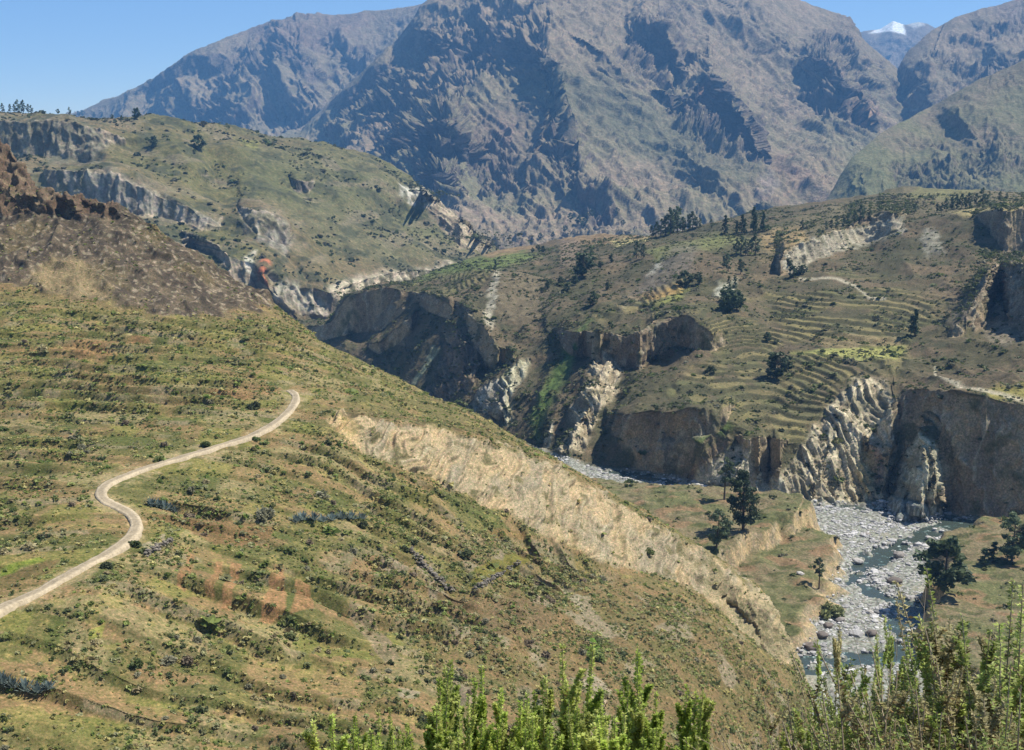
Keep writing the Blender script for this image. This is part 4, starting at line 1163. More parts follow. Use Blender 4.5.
# ------------------------------------------------------------------ foliage builders
def rand_dirs(n):
    v = rng.normal(size=(n, 3))
    return v / np.linalg.norm(v, axis=1, keepdims=True)


def leaf_quads(cen, size, nrm=None, asp=1.6, up=0.0):
    """one small quad per centre, randomly turned"""
    n = len(cen)
    a = rand_dirs(n) if nrm is None else nrm
    if up:
        a = a + np.array((0, 0, up)); a /= np.linalg.norm(a, axis=1, keepdims=True) + 1e-9
    b = np.cross(a, rand_dirs(n)); b /= np.linalg.norm(b, axis=1, keepdims=True) + 1e-9
    c = np.cross(a, b)
    s = (size * (0.6 + 0.8 * rng.random(n)))[:, None]
    q = np.stack([cen - b * s * asp / 2 - c * s * 0.15, cen - c * s / 2 + b * s * 0.1, cen + b * s * asp / 2, cen + c * s / 2 - b * s * 0.1], 1)
    return q.reshape(-1, 3), np.arange(4 * n, dtype=np.int32).reshape(-1, 4)


def tube(pts, rad, seg=6):
    P = np.array(pts, float)
    V_, F_ = [], []
    for i, p in enumerate(P):
        t = P[min(i + 1, len(P) - 1)] - P[max(i - 1, 0)]
        t /= np.linalg.norm(t) + 1e-9
        a = np.cross(t, (0.3, 1, 0.2)); a /= np.linalg.norm(a) + 1e-9
        b2 = np.cross(t, a)
        for k in range(seg):
            an = 2 * math.pi * k / seg
            V_.append(p + rad[i] * (math.cos(an) * a + math.sin(an) * b2))
    for i in range(len(P) - 1):
        for k in range(seg):
            F_.append((i * seg + k, i * seg + (k + 1) % seg, (i + 1) * seg + (k + 1) % seg, (i + 1) * seg + k))
    return np.array(V_), np.array(F_, np.int32)


def merge(parts):
    vs, fs, o = [], [], 0
    for v, f_ in parts:
        vs.append(v); fs.append(f_ + o); o += len(v)
    return np.concatenate(vs), np.concatenate(fs)


bark, tb, bb_ = new_mat('bark', 0.9, 0.1)
nz = tb.nodes.new('ShaderNodeTexNoise'); nz.inputs['Scale'].default_value = 4
crb = tb.nodes.new('ShaderNodeValToRGB')
crb.color_ramp.elements[0].color = (0.05, 0.038, 0.028, 1); crb.color_ramp.elements[1].color = (0.16, 0.13, 0.10, 1)
tb.links.new(nz.outputs['Fac'], crb.inputs[0]); tb.links.new(crb.outputs[0], bb_.inputs['Base Color'])
tree_leaf = leaf_mat('tree_leaves', 0.28)
KIDS = {}


def make_tree(name, H, width, base, shape, n_cl, n_lf, leaf, greens):
    """tapered trunk with limbs; the crown is leaf clumps carried at the limb ends"""
    parts = []
    lean = rng.normal(size=2) * 0.03 * H
    tp = [(lean[0] * t * t, lean[1] * t * t, H * 0.93 * t) for t in np.linspace(-0.06, 1, 7)]
    r0 = H * 0.022
    parts.append(tube(tp, [r0 * (1.25 - t) for t in np.linspace(0, 1.1, 7)], 7))
    cl = []
    for k in range(n_cl):
        t = base + (1 - base) * ((k + rng.random()) / n_cl)
        an = rng.random() * 6.283
        s = (t - base) / (1 - base)
        if shape == 'spire': w_ = width * (1 - s) ** 0.7 * (0.55 + 0.45 * min(1, s * 6))
        elif shape == 'round': w_ = width * math.sqrt(max(0.05, 1 - (2 * s - 1) ** 2))
        else: w_ = width * (0.55 + 0.45 * math.sin(3.0 * s + 0.3)) * (1.0 if s < 0.8 else 0.6)
        rr_ = w_ * (0.35 + 0.65 * rng.random())
        c0 = np.array((lean[0] * t * t, lean[1] * t * t, H * 0.93 * t))
        c1 = c0 + (math.cos(an) * rr_, math.sin(an) * rr_, H * (0.02 + 0.05 * rng.random()))
        cl.append((c1, s))
        parts.append(tube([c0 - (0, 0, H * 0.05), (c0 + c1) / 2 - (0, 0, 0.01 * H), c1], [r0 * 0.35 * (1.1 - s), r0 * 0.22, r0 * 0.08], 4))
    tv, tf = merge(parts)
    cen, cc = [], []
    for c1, s in cl:
        m = int(n_lf * (0.6 + 0.8 * rng.random()))
        rad = (width * 0.34 + H * 0.015) * (0.6 + 0.6 * rng.random()) * (1 - 0.35 * s)
        p = rand_dirs(m) * (rng.random(m) ** 0.45)[:, None] * rad
        p[:, 2] *= 0.75
        cen.append(c1 + p)
        g = np.array(greens[rng.integers(len(greens))]) * (0.8 + 0.4 * rng.random())
        cc.append(np.repeat((g * (0.8 + 0.4 * rng.random((m, 1)))), 4, 0))
    cen = np.concatenate(cen)
    lv, lf = leaf_quads(cen, leaf, up=0.4)
    root = empty(name, (0, 0, -900))
    tr = link('trunk', mesh_np('trunk', tv, tf), bark, root)
    cr_ = link('crown', mesh_np('crown', lv, lf, np.concatenate(cc), False), tree_leaf, root)
    KIDS[root.name] = [tr, cr_]
    root['height'] = H
    return root


G_EUC = [(0.115, 0.150, 0.078), (0.095, 0.128, 0.064), (0.135, 0.168, 0.090)]
G_DARK = [(0.076, 0.106, 0.048), (0.092, 0.124, 0.056), (0.064, 0.092, 0.045)]
G_MID = [(0.066, 0.092, 0.034), (0.052, 0.078, 0.028), (0.080, 0.10, 0.04)]
protos = {
    'spire': [make_tree('eucalyptus_tree', 20, 3.7, 0.08, 'spire', 34, 34, 0.75, G_DARK) for _ in range(3)],
    'tall': [make_tree('eucalyptus_tree', 20, 4.4, 0.14, 'wave', 30, 36, 0.75, G_EUC) for _ in range(3)],
    'round': [make_tree('bushy_tree', 10, 4.2, 0.14, 'round', 26, 40, 0.6, G_MID) for _ in range(2)],
    'darkround': [make_tree('bushy_tree', 10, 4.0, 0.12, 'round', 30, 46, 0.6, G_DARK) for _ in range(2)],
    'big': [make_tree('eucalyptus_tree', 22, 5.4, 0.10, 'wave', 64, 95, 0.5, G_DARK)],
    'bigthin': [make_tree('eucalyptus_tree', 16, 2.6, 0.42, 'round', 22, 70, 0.45, G_EUC)],
    'bigmid': [make_tree('bushy_tree', 14, 4.4, 0.12, 'round', 44, 85, 0.45, G_EUC)],
}
used = set()


def place_tree(kind, u, v, hpx, label, group=None, wide=1.0):
    pl = protos[kind]
    pr = pl[random.randrange(len(pl))]
    p = pick(u, v)
    o = pr if pr.name not in used else copy_tree(pr, KIDS)
    used.add(pr.name)
    h = hpx / F * math.hypot(p.y, p.z) / math.cos(math.atan2(-p.z, p.y) * 0.5)
    s = h / pr['height']
    o.location = (p.x, p.y, p.z - 0.02 * h)
    o.scale = (s * wide, s * wide, s)
    o.rotation_euler = (0, 0, random.random() * 6.28)
    tag(o, label, 'tree', group)
    return o


# trees one can point at
SINGLE = [
    ('big', 743, 531, 62, 'tallest dark eucalyptus on the grassy river terrace, with two crowns close together'),
    ('bigthin', 724, 500, 44, 'slim tree with a bare trunk behind the tallest tree of the river terrace'),
    ('bigmid', 717, 548, 38, 'round grey-green tree in front of the tallest tree of the river terrace'),
    ('darkround', 944, 590, 54, 'big dark bushy tree leaning over the river bed on the right bank'),
    ('bigmid', 1012, 562, 50, 'grey-green tree cut by the picture edge above the right river bank'),
    ('spire', 984, 565, 18, 'smaller of two pointed dark conifers on the right river bank'),
    ('spire', 993, 562, 21, 'larger of two pointed dark conifers on the right river bank'),
    ('bigthin', 818, 588, 32, 'thin young tree at the edge of the gravel below the terrace bank'),
    ('darkround', 777, 379, 28, 'lone dark tree casting a long shadow on terraces above the river cliff'),
    ('darkround', 768, 342, 10, 'low dark round tree on terraces uphill of the lone dark tree'),
    ('spire', 915, 336, 28, 'tall lone tree beside the yellow-green field on the far bank'),
    ('tall', 910, 335, 20, 'shorter tree next to the tall lone tree by the yellow-green field'),
    ('darkround', 584, 277, 24, 'broad dark tree mass on the plateau below the brown bare slope'),
    ('spire', 494, 271, 12, 'single pointed tree standing alone on the low left end of the plateau'),
    ('round', 593, 305, 14, 'small tree at the left end of the stepped orange terraces'),
    ('darkround', 685, 287, 16, 'dark tree on the brink of the rounded bluff'),
    ('darkround', 700, 284, 12, 'small dark tree to the right of the tree on the bluff brink'),
    ('tall', 802, 231, 11, 'small tree alone on the orange stubble field'),
    ('darkround', 155, 148, 12, 'dark tree on the open slope of the ridge below the skyline'),
    ('darkround', 199, 150, 15, 'wide dark clump of tree in a hollow of the ridge slope'),
    ('darkround', 136, 119, 11, 'largest tree on the flat skyline of the left ridge'),
    ('tall', 70, 115, 8, 'leaning tree on the flat skyline of the left ridge'),
    ('tall', 915, 213, 9, 'small conifer at the left end of the cliff rim on the plateau'),
]
for k, u, v, h, lab in SINGLE:
    place_tree(k, u, v, h, lab, wide=1.25 if k == 'darkround' and h > 14 else (1.9 if u in (984, 993) else 1.0))
GROUPS = [
    ('tall', 'dark trees in the grove on the far edge of the plateau', 'dark slender tree in the grove on the far edge of the plateau',
     [(652, 237, 12), (656, 236, 15), (661, 236, 18), (665, 235, 20), (670, 234, 27), (674, 233, 24), (677, 232, 26), (681, 232, 16), (684, 231, 13), (688, 230, 16), (693, 229, 17), (697, 228, 11), (700, 227, 10), (711, 228, 9)]),
    ('spire', 'tall trees on the green lawn of the plateau', 'tall dark tree on the green lawn of the plateau',
     [(726, 234, 20), (737, 234, 14), (742, 233, 19), (746, 234, 16), (752, 231, 25), (756, 232, 18), (762, 231, 20)]),
    ('tall', 'trees stepping down the gully below the lawn', 'dark tree in the line stepping down the gully below the lawn',
     [(736, 254, 16), (741, 254, 19), (746, 255, 15), (755, 255, 22), (751, 252, 14), (728, 271, 18), (724, 268, 13), (740, 274, 16), (735, 290, 14), (729, 288, 11)]),
    ('darkround', 'dark thicket of trees on the bluff', 'dark broad tree of the thicket on the bluff beneath the gully',
     [(722, 311, 22), (730, 313, 24), (736, 310, 20), (728, 302, 16)]),
    ('tall', 'pair of trees beside the pale gravel patch', 'dark tree of the pair beside the pale gravel patch', [(635, 258, 17), (643, 258, 15)]),
    ('tall', 'row of trees behind the pale crag', 'dark tree in the row behind the pale crag',
     [(825, 230, 9), (831, 229, 10), (837, 228, 10), (843, 227, 10), (848, 226, 12), (853, 224, 13), (860, 222, 18), (864, 221, 13), (868, 220, 11)]),
    ('tall', 'row of conifers along the cliff rim', 'dark conifer in the row along the cliff rim',
     [(937, 212, 9), (942, 212, 10), (947, 211, 13), (952, 210, 13), (957, 209, 14), (962, 208, 14), (966, 208, 12), (970, 207, 15), (976, 206, 13), (982, 205, 17), (987, 205, 11), (1001, 201, 10), (1006, 200, 8)]),
    ('darkround', 'dark trees at the foot of the crag', 'dark low tree at the foot of the crag', [(792, 277, 12), (799, 275, 9), (804, 274, 10), (786, 270, 12)]),
    ('tall', 'trees at the left end of the skyline', 'dark tree at the left end of the ridge skyline',
     [(4, 111, 9), (9, 111, 8), (14, 112, 8), (19, 112, 13), (24, 112, 13), (28, 113, 9), (33, 113, 8)]),
    ('round', 'low trees along the skyline', 'tiny low tree on the ridge skyline between the grove and the largest tree',
     [(45, 114, 4), (58, 114, 5), (78, 116, 5), (83, 116, 6), (94, 117, 5), (102, 117, 5), (112, 118, 4), (122, 119, 4)]),
    ('round', 'small trees on the slope facing the grove', 'small tree at the foot of the mountain behind the plateau',
     [(572, 222, 8), (578, 224, 9), (583, 226, 9), (586, 221, 7), (592, 216, 7), (600, 222, 6), (618, 214, 7), (623, 226, 6), (566, 232, 7), (552, 238, 6), (541, 240, 7)]),
    ('darkround', 'bushes on the plateau slope', 'dark bushy tree on the scrubby plateau slope',
     [(538, 250, 6), (543, 252, 7), (532, 252, 5), (549, 288, 8), (560, 284, 8), (566, 292, 9), (575, 285, 10), (600, 268, 8), (612, 262, 8), (606, 290, 8)]),
]
for kind, grp, lab, spots in GROUPS:
    for u, v, h in spots:
        place_tree(kind, u, v, h, lab, grp)

# ------------------------------------------------------------------ scrub
def clump_template(n, spread=1.0, flat_=0.7, leaf=0.30):
    p = rand_dirs(n) * (0.72 + 0.28 * rng.random(n))[:, None]
    p[:, 2] = np.abs(p[:, 2]) * flat_
    p[:, :2] *= spread
    return leaf_quads(p * 0.5, leaf, up=0.9)


scrub_leaf = leaf_mat('scrub_leaves', 0.42)
shade_kinds = np.array([(0.095, 0.125, 0.040), (0.125, 0.150, 0.050), (0.150, 0.165, 0.070), (0.175, 0.170, 0.110), (0.075, 0.090, 0.042), (0.25, 0.22, 0.12), (0.150, 0.120, 0.080)], f32)


def scatter(sh, dens, dmin, dmax, n, vmin=0, vmax=765):
    """pick n ground points with the given likelihood"""
    w_ = dens * ((sh.Y0 > dmin) & (sh.Y0 < dmax) & (sh.V > vmin) & (sh.V < vmax) & (sh.U > -40) & (sh.U < 1064))
    e1 = np.linalg.norm(np.gradient(sh.P, axis=0), axis=-1); e2 = np.linalg.norm(np.gradient(sh.P, axis=1), axis=-1)
    w_ = (w_ * e1 * e2).ravel().astype(np.float64)
    w_ /= w_.sum()
    ix = rng.choice(len(w_), n, replace=True, p=w_)
    p = sh.P.reshape(-1, 3)[ix].copy()
    g = (np.sqrt(e1 * e2).ravel()[ix])[:, None]
    p[:, :2] += rng.normal(size=(n, 2)) * g * 0.6
    return p, ix


def instances(pos, size, hsc, colr, templates):
    vs, fs, cs, off = [], [], [], 0
    for k, (tv, tf) in enumerate(templates):
        m = np.arange(len(pos)) % len(templates) == k
        if not m.any(): continue
        p, s, h, c = pos[m], size[m], hsc[m], colr[m]
        an = rng.random(len(p)) * 6.283
        ca, sa = np.cos(an), np.sin(an)
        x = tv[None, :, 0] * ca[:, None] - tv[None, :, 1] * sa[:, None]
        y = tv[None, :, 0] * sa[:, None] + tv[None, :, 1] * ca[:, None]
        z = np.broadcast_to(tv[None, :, 2], x.shape) * h[:, None]
        q = np.stack([x, y, z], -1) * s[:, None, None] + p[:, None, :]
        nv = len(tv)
        fs.append((tf[None] + (np.arange(len(p)) * nv)[:, None, None] + off).reshape(-1, 4))
        vs.append(q.reshape(-1, 3))
        cv = np.repeat(c[:, None, :], nv, 1) * (0.75 + 0.5 * np.repeat(rng.random((len(p), nv // 4, 1)), 4, 1))
        cs.append(cv.reshape(-1, 3))
        off += len(p) * nv
    return np.concatenate(vs), np.concatenate(fs), np.concatenate(cs)


A.Y0 = A.P[..., 1]; B.Y0 = B.P[..., 1]
nA = fbm(A.P[..., 0] / 11, A.P[..., 1] / 11, 0 * A.P[..., 0], 3)
roadm = linemask(A.U, A.V, ROAD, 9, 1)
dA = A.cover * (0.25 + 1.6 * sstep(-0.1, 0.25, nA) + 1.6 * A.terr * A.riser * sstep(-0.3, 0.2, gnoise(A.P[..., 0] / 17, A.P[..., 1] / 17, 4 + 0 * nA))) * (1 - roadm) * (1 + 0.5 * A.m_dry) + 0.05 * A.m_scarp
# keep the bare red plots bare
for pts in ([(200, 560), (245, 555), (235, 605), (205, 600)], [(255, 620), (270, 562), (312, 572), (315, 620)], [(0, 560), (62, 556), (50, 575), (0, 590)], [(465, 570), (510, 553), (545, 555), (500, 582)]):
    dA = dA * (1 - 0.9 * polymask(A.U, A.V, pts, 3))
NS = 85000
pa, ia = scatter(A, dA, 125, 445, NS, 180, 775)
sz = np.exp(rng.normal(size=NS) * 0.52) * 0.37
terr_p = A.terr.ravel()[ia]; dry_p = A.m_dry.ravel()[ia]; rock_p = A.m_rock.ravel()[ia]
kk = np.where(rng.random(NS) < 0.40 + 0.40 * np.maximum(dry_p, rock_p), rng.integers(2, 7, NS), rng.integers(0, 6, NS))
cl = shade_kinds[kk] * np.array((1.65, 1.7, 1.3), f32) * (0.75 + 0.5 * rng.random((NS, 1))).astype(f32)
hs = 0.7 + 0.5 * rng.random(NS)
du = proj(pa)
pxs = sz / np.linalg.norm(pa, axis=1) * F
order = np.argsort(-pxs)
vis = (du[0] > 0) & (du[0] < 1024) & (du[1] > 0) & (du[1] < 750)
uu = np.clip(np.round(du[0]).astype(int), 0, 1023); vv = np.clip(np.round(du[1]).astype(int), 0, 749)
vis &= np.abs(BUF_D[vv, uu] - pa[:, 1]) < 8
big = [i for i in order if vis[i] and rock_p[i] < 0.3][:240]
bigset = np.zeros(NS, bool); bigset[big] = True
tmps = [clump_template(14, leaf=0.42) for _ in range(8)]
v_, f_, c_ = instances(pa[~bigset], sz[~bigset], hs[~bigset], cl[~bigset], tmps)
# the far bank
nB = fbm(B.P[..., 0] / 20, B.P[..., 1] / 20, 0 * B.P[..., 0], 3)
dB = (1 - B.m_cl) * B.rest * (0.25 + 1.8 * sstep(-0.05, 0.25, nB)) + 0.25 * B.bkm * B.flat + 0.12 * B.m_cl * B.rest
pb, ib = scatter(B, dB, 330, 1150, 38000, 190, 640)
sb = np.exp(rng.normal(size=len(pb)) * 0.5) * 1.1
cb = shade_kinds[rng.integers(0, 5, len(pb))] * (0.6 + 0.5 * rng.random((len(pb), 1))).astype(f32)
v2, f2, c2 = instances(pb, sb, 0.6 + 0.4 * rng.random(len(pb)), cb, [clump_template(14, leaf=0.42) for _ in range(4)])
Cs.Y0 = Cs.P[..., 1]
nC = fbm(Cs.P[..., 0] / 60, Cs.P[..., 1] / 60, Cs.P[..., 2] / 60, 3)
pc, ic = scatter(Cs, (1 - Cs.m_cl) * (0.1 + 2 * sstep(-0.05, 0.25, nC)) * sstep(1.95, 2.1, Cs.T) * (1 - sstep(8.5, 9, Cs.T)), 1000, 1900, 4200, 100, 330)
sc_ = np.exp(rng.normal(size=len(pc)) * 0.45) * 2.4
cc_ = shade_kinds[rng.choice([0, 0, 1, 4, 4, 3], len(pc))] * (0.45 + 0.4 * rng.random((len(pc), 1))).astype(f32)
v3, f3, c3 = instances(pc, sc_, 0.6 + 0.4 * rng.random(len(pc)), cc_, [clump_template(12, leaf=0.45) for _ in range(4)])
so = link('scrub', mesh_np('scrub', np.concatenate([v_, v2, v3]), np.concatenate([f_, f2 + len(v_), f3 + len(v_) + len(v2)]), np.concatenate([c_, c2, c3]), False), scrub_leaf)
tag(so, 'low dry scrub covering the slopes of the valley', 'scrub', kind='stuff')


def shrub_mesh(green, n=150, leaf=0.16):
    cen, cc = [], []
    for _ in range(9):
        c = rand_dirs(1)[0] * 0.32; c[2] = abs(c[2]) * 0.8 + 0.05
        m = n // 9
        cen.append(c + rand_dirs(m) * (rng.random((m, 1)) ** 0.5) * 0.22)
        cc.append(np.repeat(np.array(green) * 1.7 * (0.7 + 0.5 * rng.random()) * (0.8 + 0.4 * rng.random((m, 1))), 4, 0))
    v, f_ = leaf_quads(np.concatenate(cen), leaf, up=0.7)
    return mesh_np('shrub', v, f_, np.concatenate(cc), False)


shr = [shrub_mesh(g) for g in shade_kinds for _ in range(1)]
for i in big:
    o = link('shrub', shr[kk[i]], scrub_leaf)
    o.location = [float(x) for x in pa[i]]
    o.scale = (float(sz[i]) * 1.1, float(sz[i]) * 1.1, float(sz[i] * hs[i]) * 1.1)
    o.rotation_euler = (0, 0, random.random() * 6.28)
    tag(o, 'low scrubby bush among many alike on the near hillside', 'shrub', 'bushes dotted over the near hillside')

ONE = [
    (292, 654, 34, 'large round dark green bush alone on the lower hillside', 0),
    (107, 568, 13, 'dark bush on the road edge below the bend', 4),
    (134, 548, 14, 'green bush on the inside of the road bend', 0),
    (162, 508, 10, 'bush just uphill of the road bend', 1),
    (206, 447, 12, 'bush on the uphill edge of the road halfway along its straight', 0),
    (160, 462, 12, 'green bush on the uphill edge near the start of the road straight', 1),
    (256, 440, 9, 'small bush at the road edge just before its upper bend', 0),
    (252, 408, 16, 'upright dark bush left of the upper bend of the road', 4),
    (188, 664, 13, 'grey-brown round bush on the lower left hillside', 6),
    (437, 540, 13, 'green bush on the terrace edge left of the mown green plot', 0),
    (404, 550, 13, 'dark bush at the corner of the low stone wall', 4),
    (362, 527, 11, 'dark bush standing on the terrace below the scarp', 4),
    (266, 518, 22, 'broad grey-green bush beside the hedge of bluish plants', 3),
    (548, 436, 9, 'dark shrub on the crest just above the tan scarp', 4),
    (595, 660, 20, 'bright green patch of bush on the bare lower slope', 1),
    (648, 553, 12, 'green shrub growing in the middle of the tan scarp', 1),
    (712, 372, 12, 'dark round bush on the rounded bluff of the far bank', 4),
    (829, 614, 26, 'yellow-green bush at the gravel edge under the thin young tree', 2),
]
for u, v, s, lab, kd in ONE:
    p = pick(u, v)
    r = s / F * p.length
    o = link('shrub', shrub_mesh(shade_kinds[kd] * (0.75 if kd in (0, 4) else 1.0), 420, 0.11), scrub_leaf)
    o.location = p; o.scale = (r, r, r * 0.95)
    tag(o, lab, 'shrub')

# blue-grey agaves and dry-stone walls on the terraces
def rosette(n=26):
    vs, fs = [], []
    for k in range(n):
        an = k * 2.4 + rng.random() * 0.4
        el = 0.25 + 1.15 * (k / n) + 0.15 * rng.random()
        L = 0.55 * (0.8 + 0.4 * rng.random())
        d_ = np.array((math.cos(an) * math.cos(el), math.sin(an) * math.cos(el), math.sin(el)))
        sd = np.array((-math.sin(an), math.cos(an), 0)) * 0.055
        b = len(vs)
        vs += [0 * d_ - sd * 0.7, 0 * d_ + sd * 0.7, d_ * L * 0.55 + sd * 1.2, d_ * L + (0, 0, 0.03), d_ * L * 0.55 - sd * 1.2, d_ * L * 0.5 - (0, 0, 0.05)]
        fs += [(b, b + 1, b + 2, b + 5), (b + 5, b + 2, b + 3, b + 4), (b, b + 5, b + 4, b + 4)]
    fs = [f_ for f_ in fs if len(set(f_)) == 4]
    c = np.repeat(np.array([(0.155, 0.20, 0.185)]) * (0.8 + 0.4 * rng.random((n, 1))), 6, 0)
    return mesh_np('agave', np.array(vs), np.array(fs, np.int32), c, False)


aga = [rosette() for _ in range(3)]
for lab, grp, spots in [
    ('blue-grey agave in the hedge at the terrace end below the road bend', 'agaves at the terrace end below the road bend', [(152, 506, 13), (158, 507, 14), (165, 509, 14), (171, 511, 12), (176, 512, 10)]),
    ('bluish agave in the long dark hedge across the middle terraces', 'agaves in the long hedge across the middle terraces', [(220, 512, 13), (228, 514, 14), (236, 515, 13), (296, 522, 13), (304, 521, 14), (313, 521, 14), (322, 522, 13), (331, 520, 13), (341, 519, 14), (352, 520, 13), (362, 519, 12)]),
    ('blue-green agave in the patch at the lower left edge of the view', 'agaves at the lower left edge', [(4, 684, 18), (14, 687, 16), (26, 690, 18), (36, 692, 17), (48, 688, 14)]),
]:
    for u, v, h in spots:
        p = pick(u, v); r = h / F * p.length * 1.25
        o = link('agave', aga[random.randrange(3)], scrub_leaf)
        o.location = p; o.scale = (r, r, r * 0.9); o.rotation_euler = (0, 0, random.random() * 6.28)
        tag(o, lab, 'agave', grp)


# ------------------------------------------------------------------ stones of the river
def rock_mesh(sd, sub=2):
    import bmesh
    bm = bmesh.new()
    bmesh.ops.create_icosphere(bm, subdivisions=sub, radius=0.5)
    for v in bm.verts:
        q = v.co * 3
        n_ = float(gnoise(np.array(q.x + sd * 3.1), np.array(q.y), np.array(q.z))) * 0.22 + float(gnoise(np.array(q.x * 2.3 + sd), np.array(q.y * 2.3), np.array(q.z * 2.3))) * 0.10
        v.co *= 1 + n_ * 1.5
        v.co = [round(c / 0.13) * 0.13 * 0.45 + c * 0.55 for c in v.co]
        v.co.z *= 0.62
        v.co.x *= 1.15
    vs = np.array([v.co[:] for v in bm.verts]); fs = np.array([[v.index for v in f_.verts] for f_ in bm.faces], np.int32)
    bm.free()
    return vs, fs


stone_mat = ground_mat('stone', 0.8, 3.5, 0.15, 0.25, 0.5, 0.1)
stone_t = [rock_mesh(k, 1) for k in range(6)]
dS = B.bed * sstep(-0.15, 0.25, gnoise(B.P[..., 0] / 12, B.P[..., 1] / 12, 0 * B.P[..., 0])) * (B.P[..., 0] > 40) + 0.3 * B.bed * (B.P[..., 0] > 0)
dS = dS * (B.P[..., 2] < ZR + 1.6)
ps, is_ = scatter(B, dS, 320, 560, 9000, 450, 745)
ss = np.exp(rng.normal(size=len(ps)) * 0.6) * 0.62
vs, fs, cs, off = [], [], [], 0
for k, (tv, tf) in enumerate(stone_t):
    m = np.arange(len(ps)) % 6 == k
    an = rng.random(m.sum()) * 6.283
    ca, sa = np.cos(an)[:, None], np.sin(an)[:, None]
    q = np.stack([tv[None, :, 0] * ca - tv[None, :, 1] * sa, tv[None, :, 0] * sa + tv[None, :, 1] * ca, np.broadcast_to(tv[None, :, 2], (m.sum(), len(tv)))], -1) * ss[m][:, None, None] + ps[m][:, None]
    fs.append((tf[None] + (np.arange(m.sum()) * len(tv))[:, None, None] + off).reshape(-1, 3)); vs.append(q.reshape(-1, 3))
    g_ = (0.20 + 0.36 * rng.random((m.sum(), 1, 1))) * np.array((1, 0.985, 0.95))
    cs.append(np.broadcast_to(g_, (m.sum(), len(tv), 3)).reshape(-1, 3)); off += m.sum() * len(tv)
st_o = link('gravel', mesh_np('gravel', np.concatenate(vs), np.concatenate(fs), np.concatenate(cs), False), stone_mat)
tag(st_o, 'pale grey stones strewn over the river bed', 'gravel', kind='stuff')
bould = []
for k in range(6):
    v, f_ = rock_mesh(20 + k, 3)
    c0 = np.array([(0.34, 0.32, 0.29), (0.24, 0.22, 0.20), (0.40, 0.38, 0.35), (0.165, 0.14, 0.12), (0.33, 0.31, 0.28), (0.15, 0.13, 0.115)][k])
    bould.append(mesh_np('boulder', v, f_, np.repeat(c0[None], len(v), 0), True))
BL = [
    (812, 648, 26, 3, 'dark brown boulder nearest the near hillside at the water edge'),
    (820, 636, 22, 5, 'dark brown boulder in the middle of the three at the water edge'),
    (828, 627, 18, 3, 'dark brown boulder farthest of the three at the water edge'),
    (872, 634, 20, 5, 'brown boulder on the gravel bar in front of the leafy shoots'),
    (897, 557, 20, 1, 'grey angular boulder on the gravel beyond the dark pool'),
    (894, 582, 22, 5, 'dark flat boulder on the gravel bar between the two channels'),
    (857, 563, 16, 2, 'pale pinkish boulder beside the rapids'),
    (866, 536, 13, 1, 'grey boulder near the upper end of the gravel bar'),
    (840, 622, 16, 1, 'greyish boulder at the foot of the yellowish bank'),
    (800, 575, 12, 2, 'pale boulder lying on the grass of the terrace bank'),
    (928, 540, 12, 2, 'pale boulder at the upstream corner of the right bank'),
    (915, 612, 10, 3, 'reddish rock at the rim of the blue pool'),
]
for u, v, s, k, lab in BL:
    p = pick(u, v)
    r = s / F * p.length * 0.55
    o = link('boulder', bould[k], stone_mat)
    o.location = (p.x, p.y, p.z + r * 0.12); o.scale = (r, r * 0.9, r * 0.85)
    o.rotation_euler = (random.uniform(-.2, .2), random.uniform(-.2, .2), random.random() * 6.28)
    tag(o, lab, 'boulder')
okb = [i for i in np.argsort(-ss)[:160]]
for i in okb[:110]:
    o = link('boulder', bould[random.choice((0, 1, 2, 4))], stone_mat)
    r = float(ss[i]) * random.uniform(0.55, 0.95)
    o.location = [float(x) for x in ps[i]]
    o.scale = (r, r * 0.9, r * 0.85); o.rotation_euler = (0, 0, random.random() * 6.28)
    tag(o, 'grey boulder among the pale stones of the river bed', 'boulder', 'boulders on the river bed')

for pts, lab in [
    ([(410, 550), (424, 566), (438, 580), (452, 594)], 'low grey dry-stone wall running downhill left of the mown green plot'),
    ([(474, 590), (498, 577), (520, 563)], 'low stone wall along the lower edge of the mown green plot'),
    ([(146, 556), (158, 549), (172, 541)], 'pale heap of stones along the lower side of the road bend'),
]:
    wv, wf, wc, off = [], [], [], 0
    for a, b in zip(pts[:-1], pts[1:]):
        n = int(math.hypot(b[0] - a[0], b[1] - a[1]) / 0.8)
        for k in range(n):
            t = k / n
            p = np.array(pick(a[0] + (b[0] - a[0]) * t, a[1] + (b[1] - a[1]) * t))
            for h in range(3):
                tv, tf = stone_t[random.randrange(6)]
                sz_ = random.uniform(0.35, 0.7)
                q = tv * sz_ + p + np.array((random.gauss(0, .22), random.gauss(0, .22), 0.1 + 0.28 * h))
                wv.append(q); wf.append(tf + off); off += len(tv)
                wc.append(np.repeat(np.array([(0.185, 0.165, 0.135)]) * random.uniform(0.6, 1.25), len(tv), 0))
    tag(link('stone_wall', mesh_np('stone_wall', np.concatenate(wv), np.concatenate(wf), np.concatenate(wc), False), stone_mat), lab, 'wall')

# ------------------------------------------------------------------ plants at the photographer's feet
fresh = leaf_mat('fresh_leaves', 0.55, rough=0.5)
straw, ts, bs = new_mat('straw', 0.8, 0.15)
nz = ts.nodes.new('ShaderNodeTexNoise'); nz.inputs['Scale'].default_value = 9
crs = ts.nodes.new('ShaderNodeValToRGB')
crs.color_ramp.elements[0].color = (0.20, 0.155, 0.10, 1); crs.color_ramp.elements[1].color = (0.50, 0.42, 0.31, 1)
ts.links.new(nz.outputs['Fac'], crs.inputs[0]); ts.links.new(crs.outputs[0], bs.inputs['Base Color'])


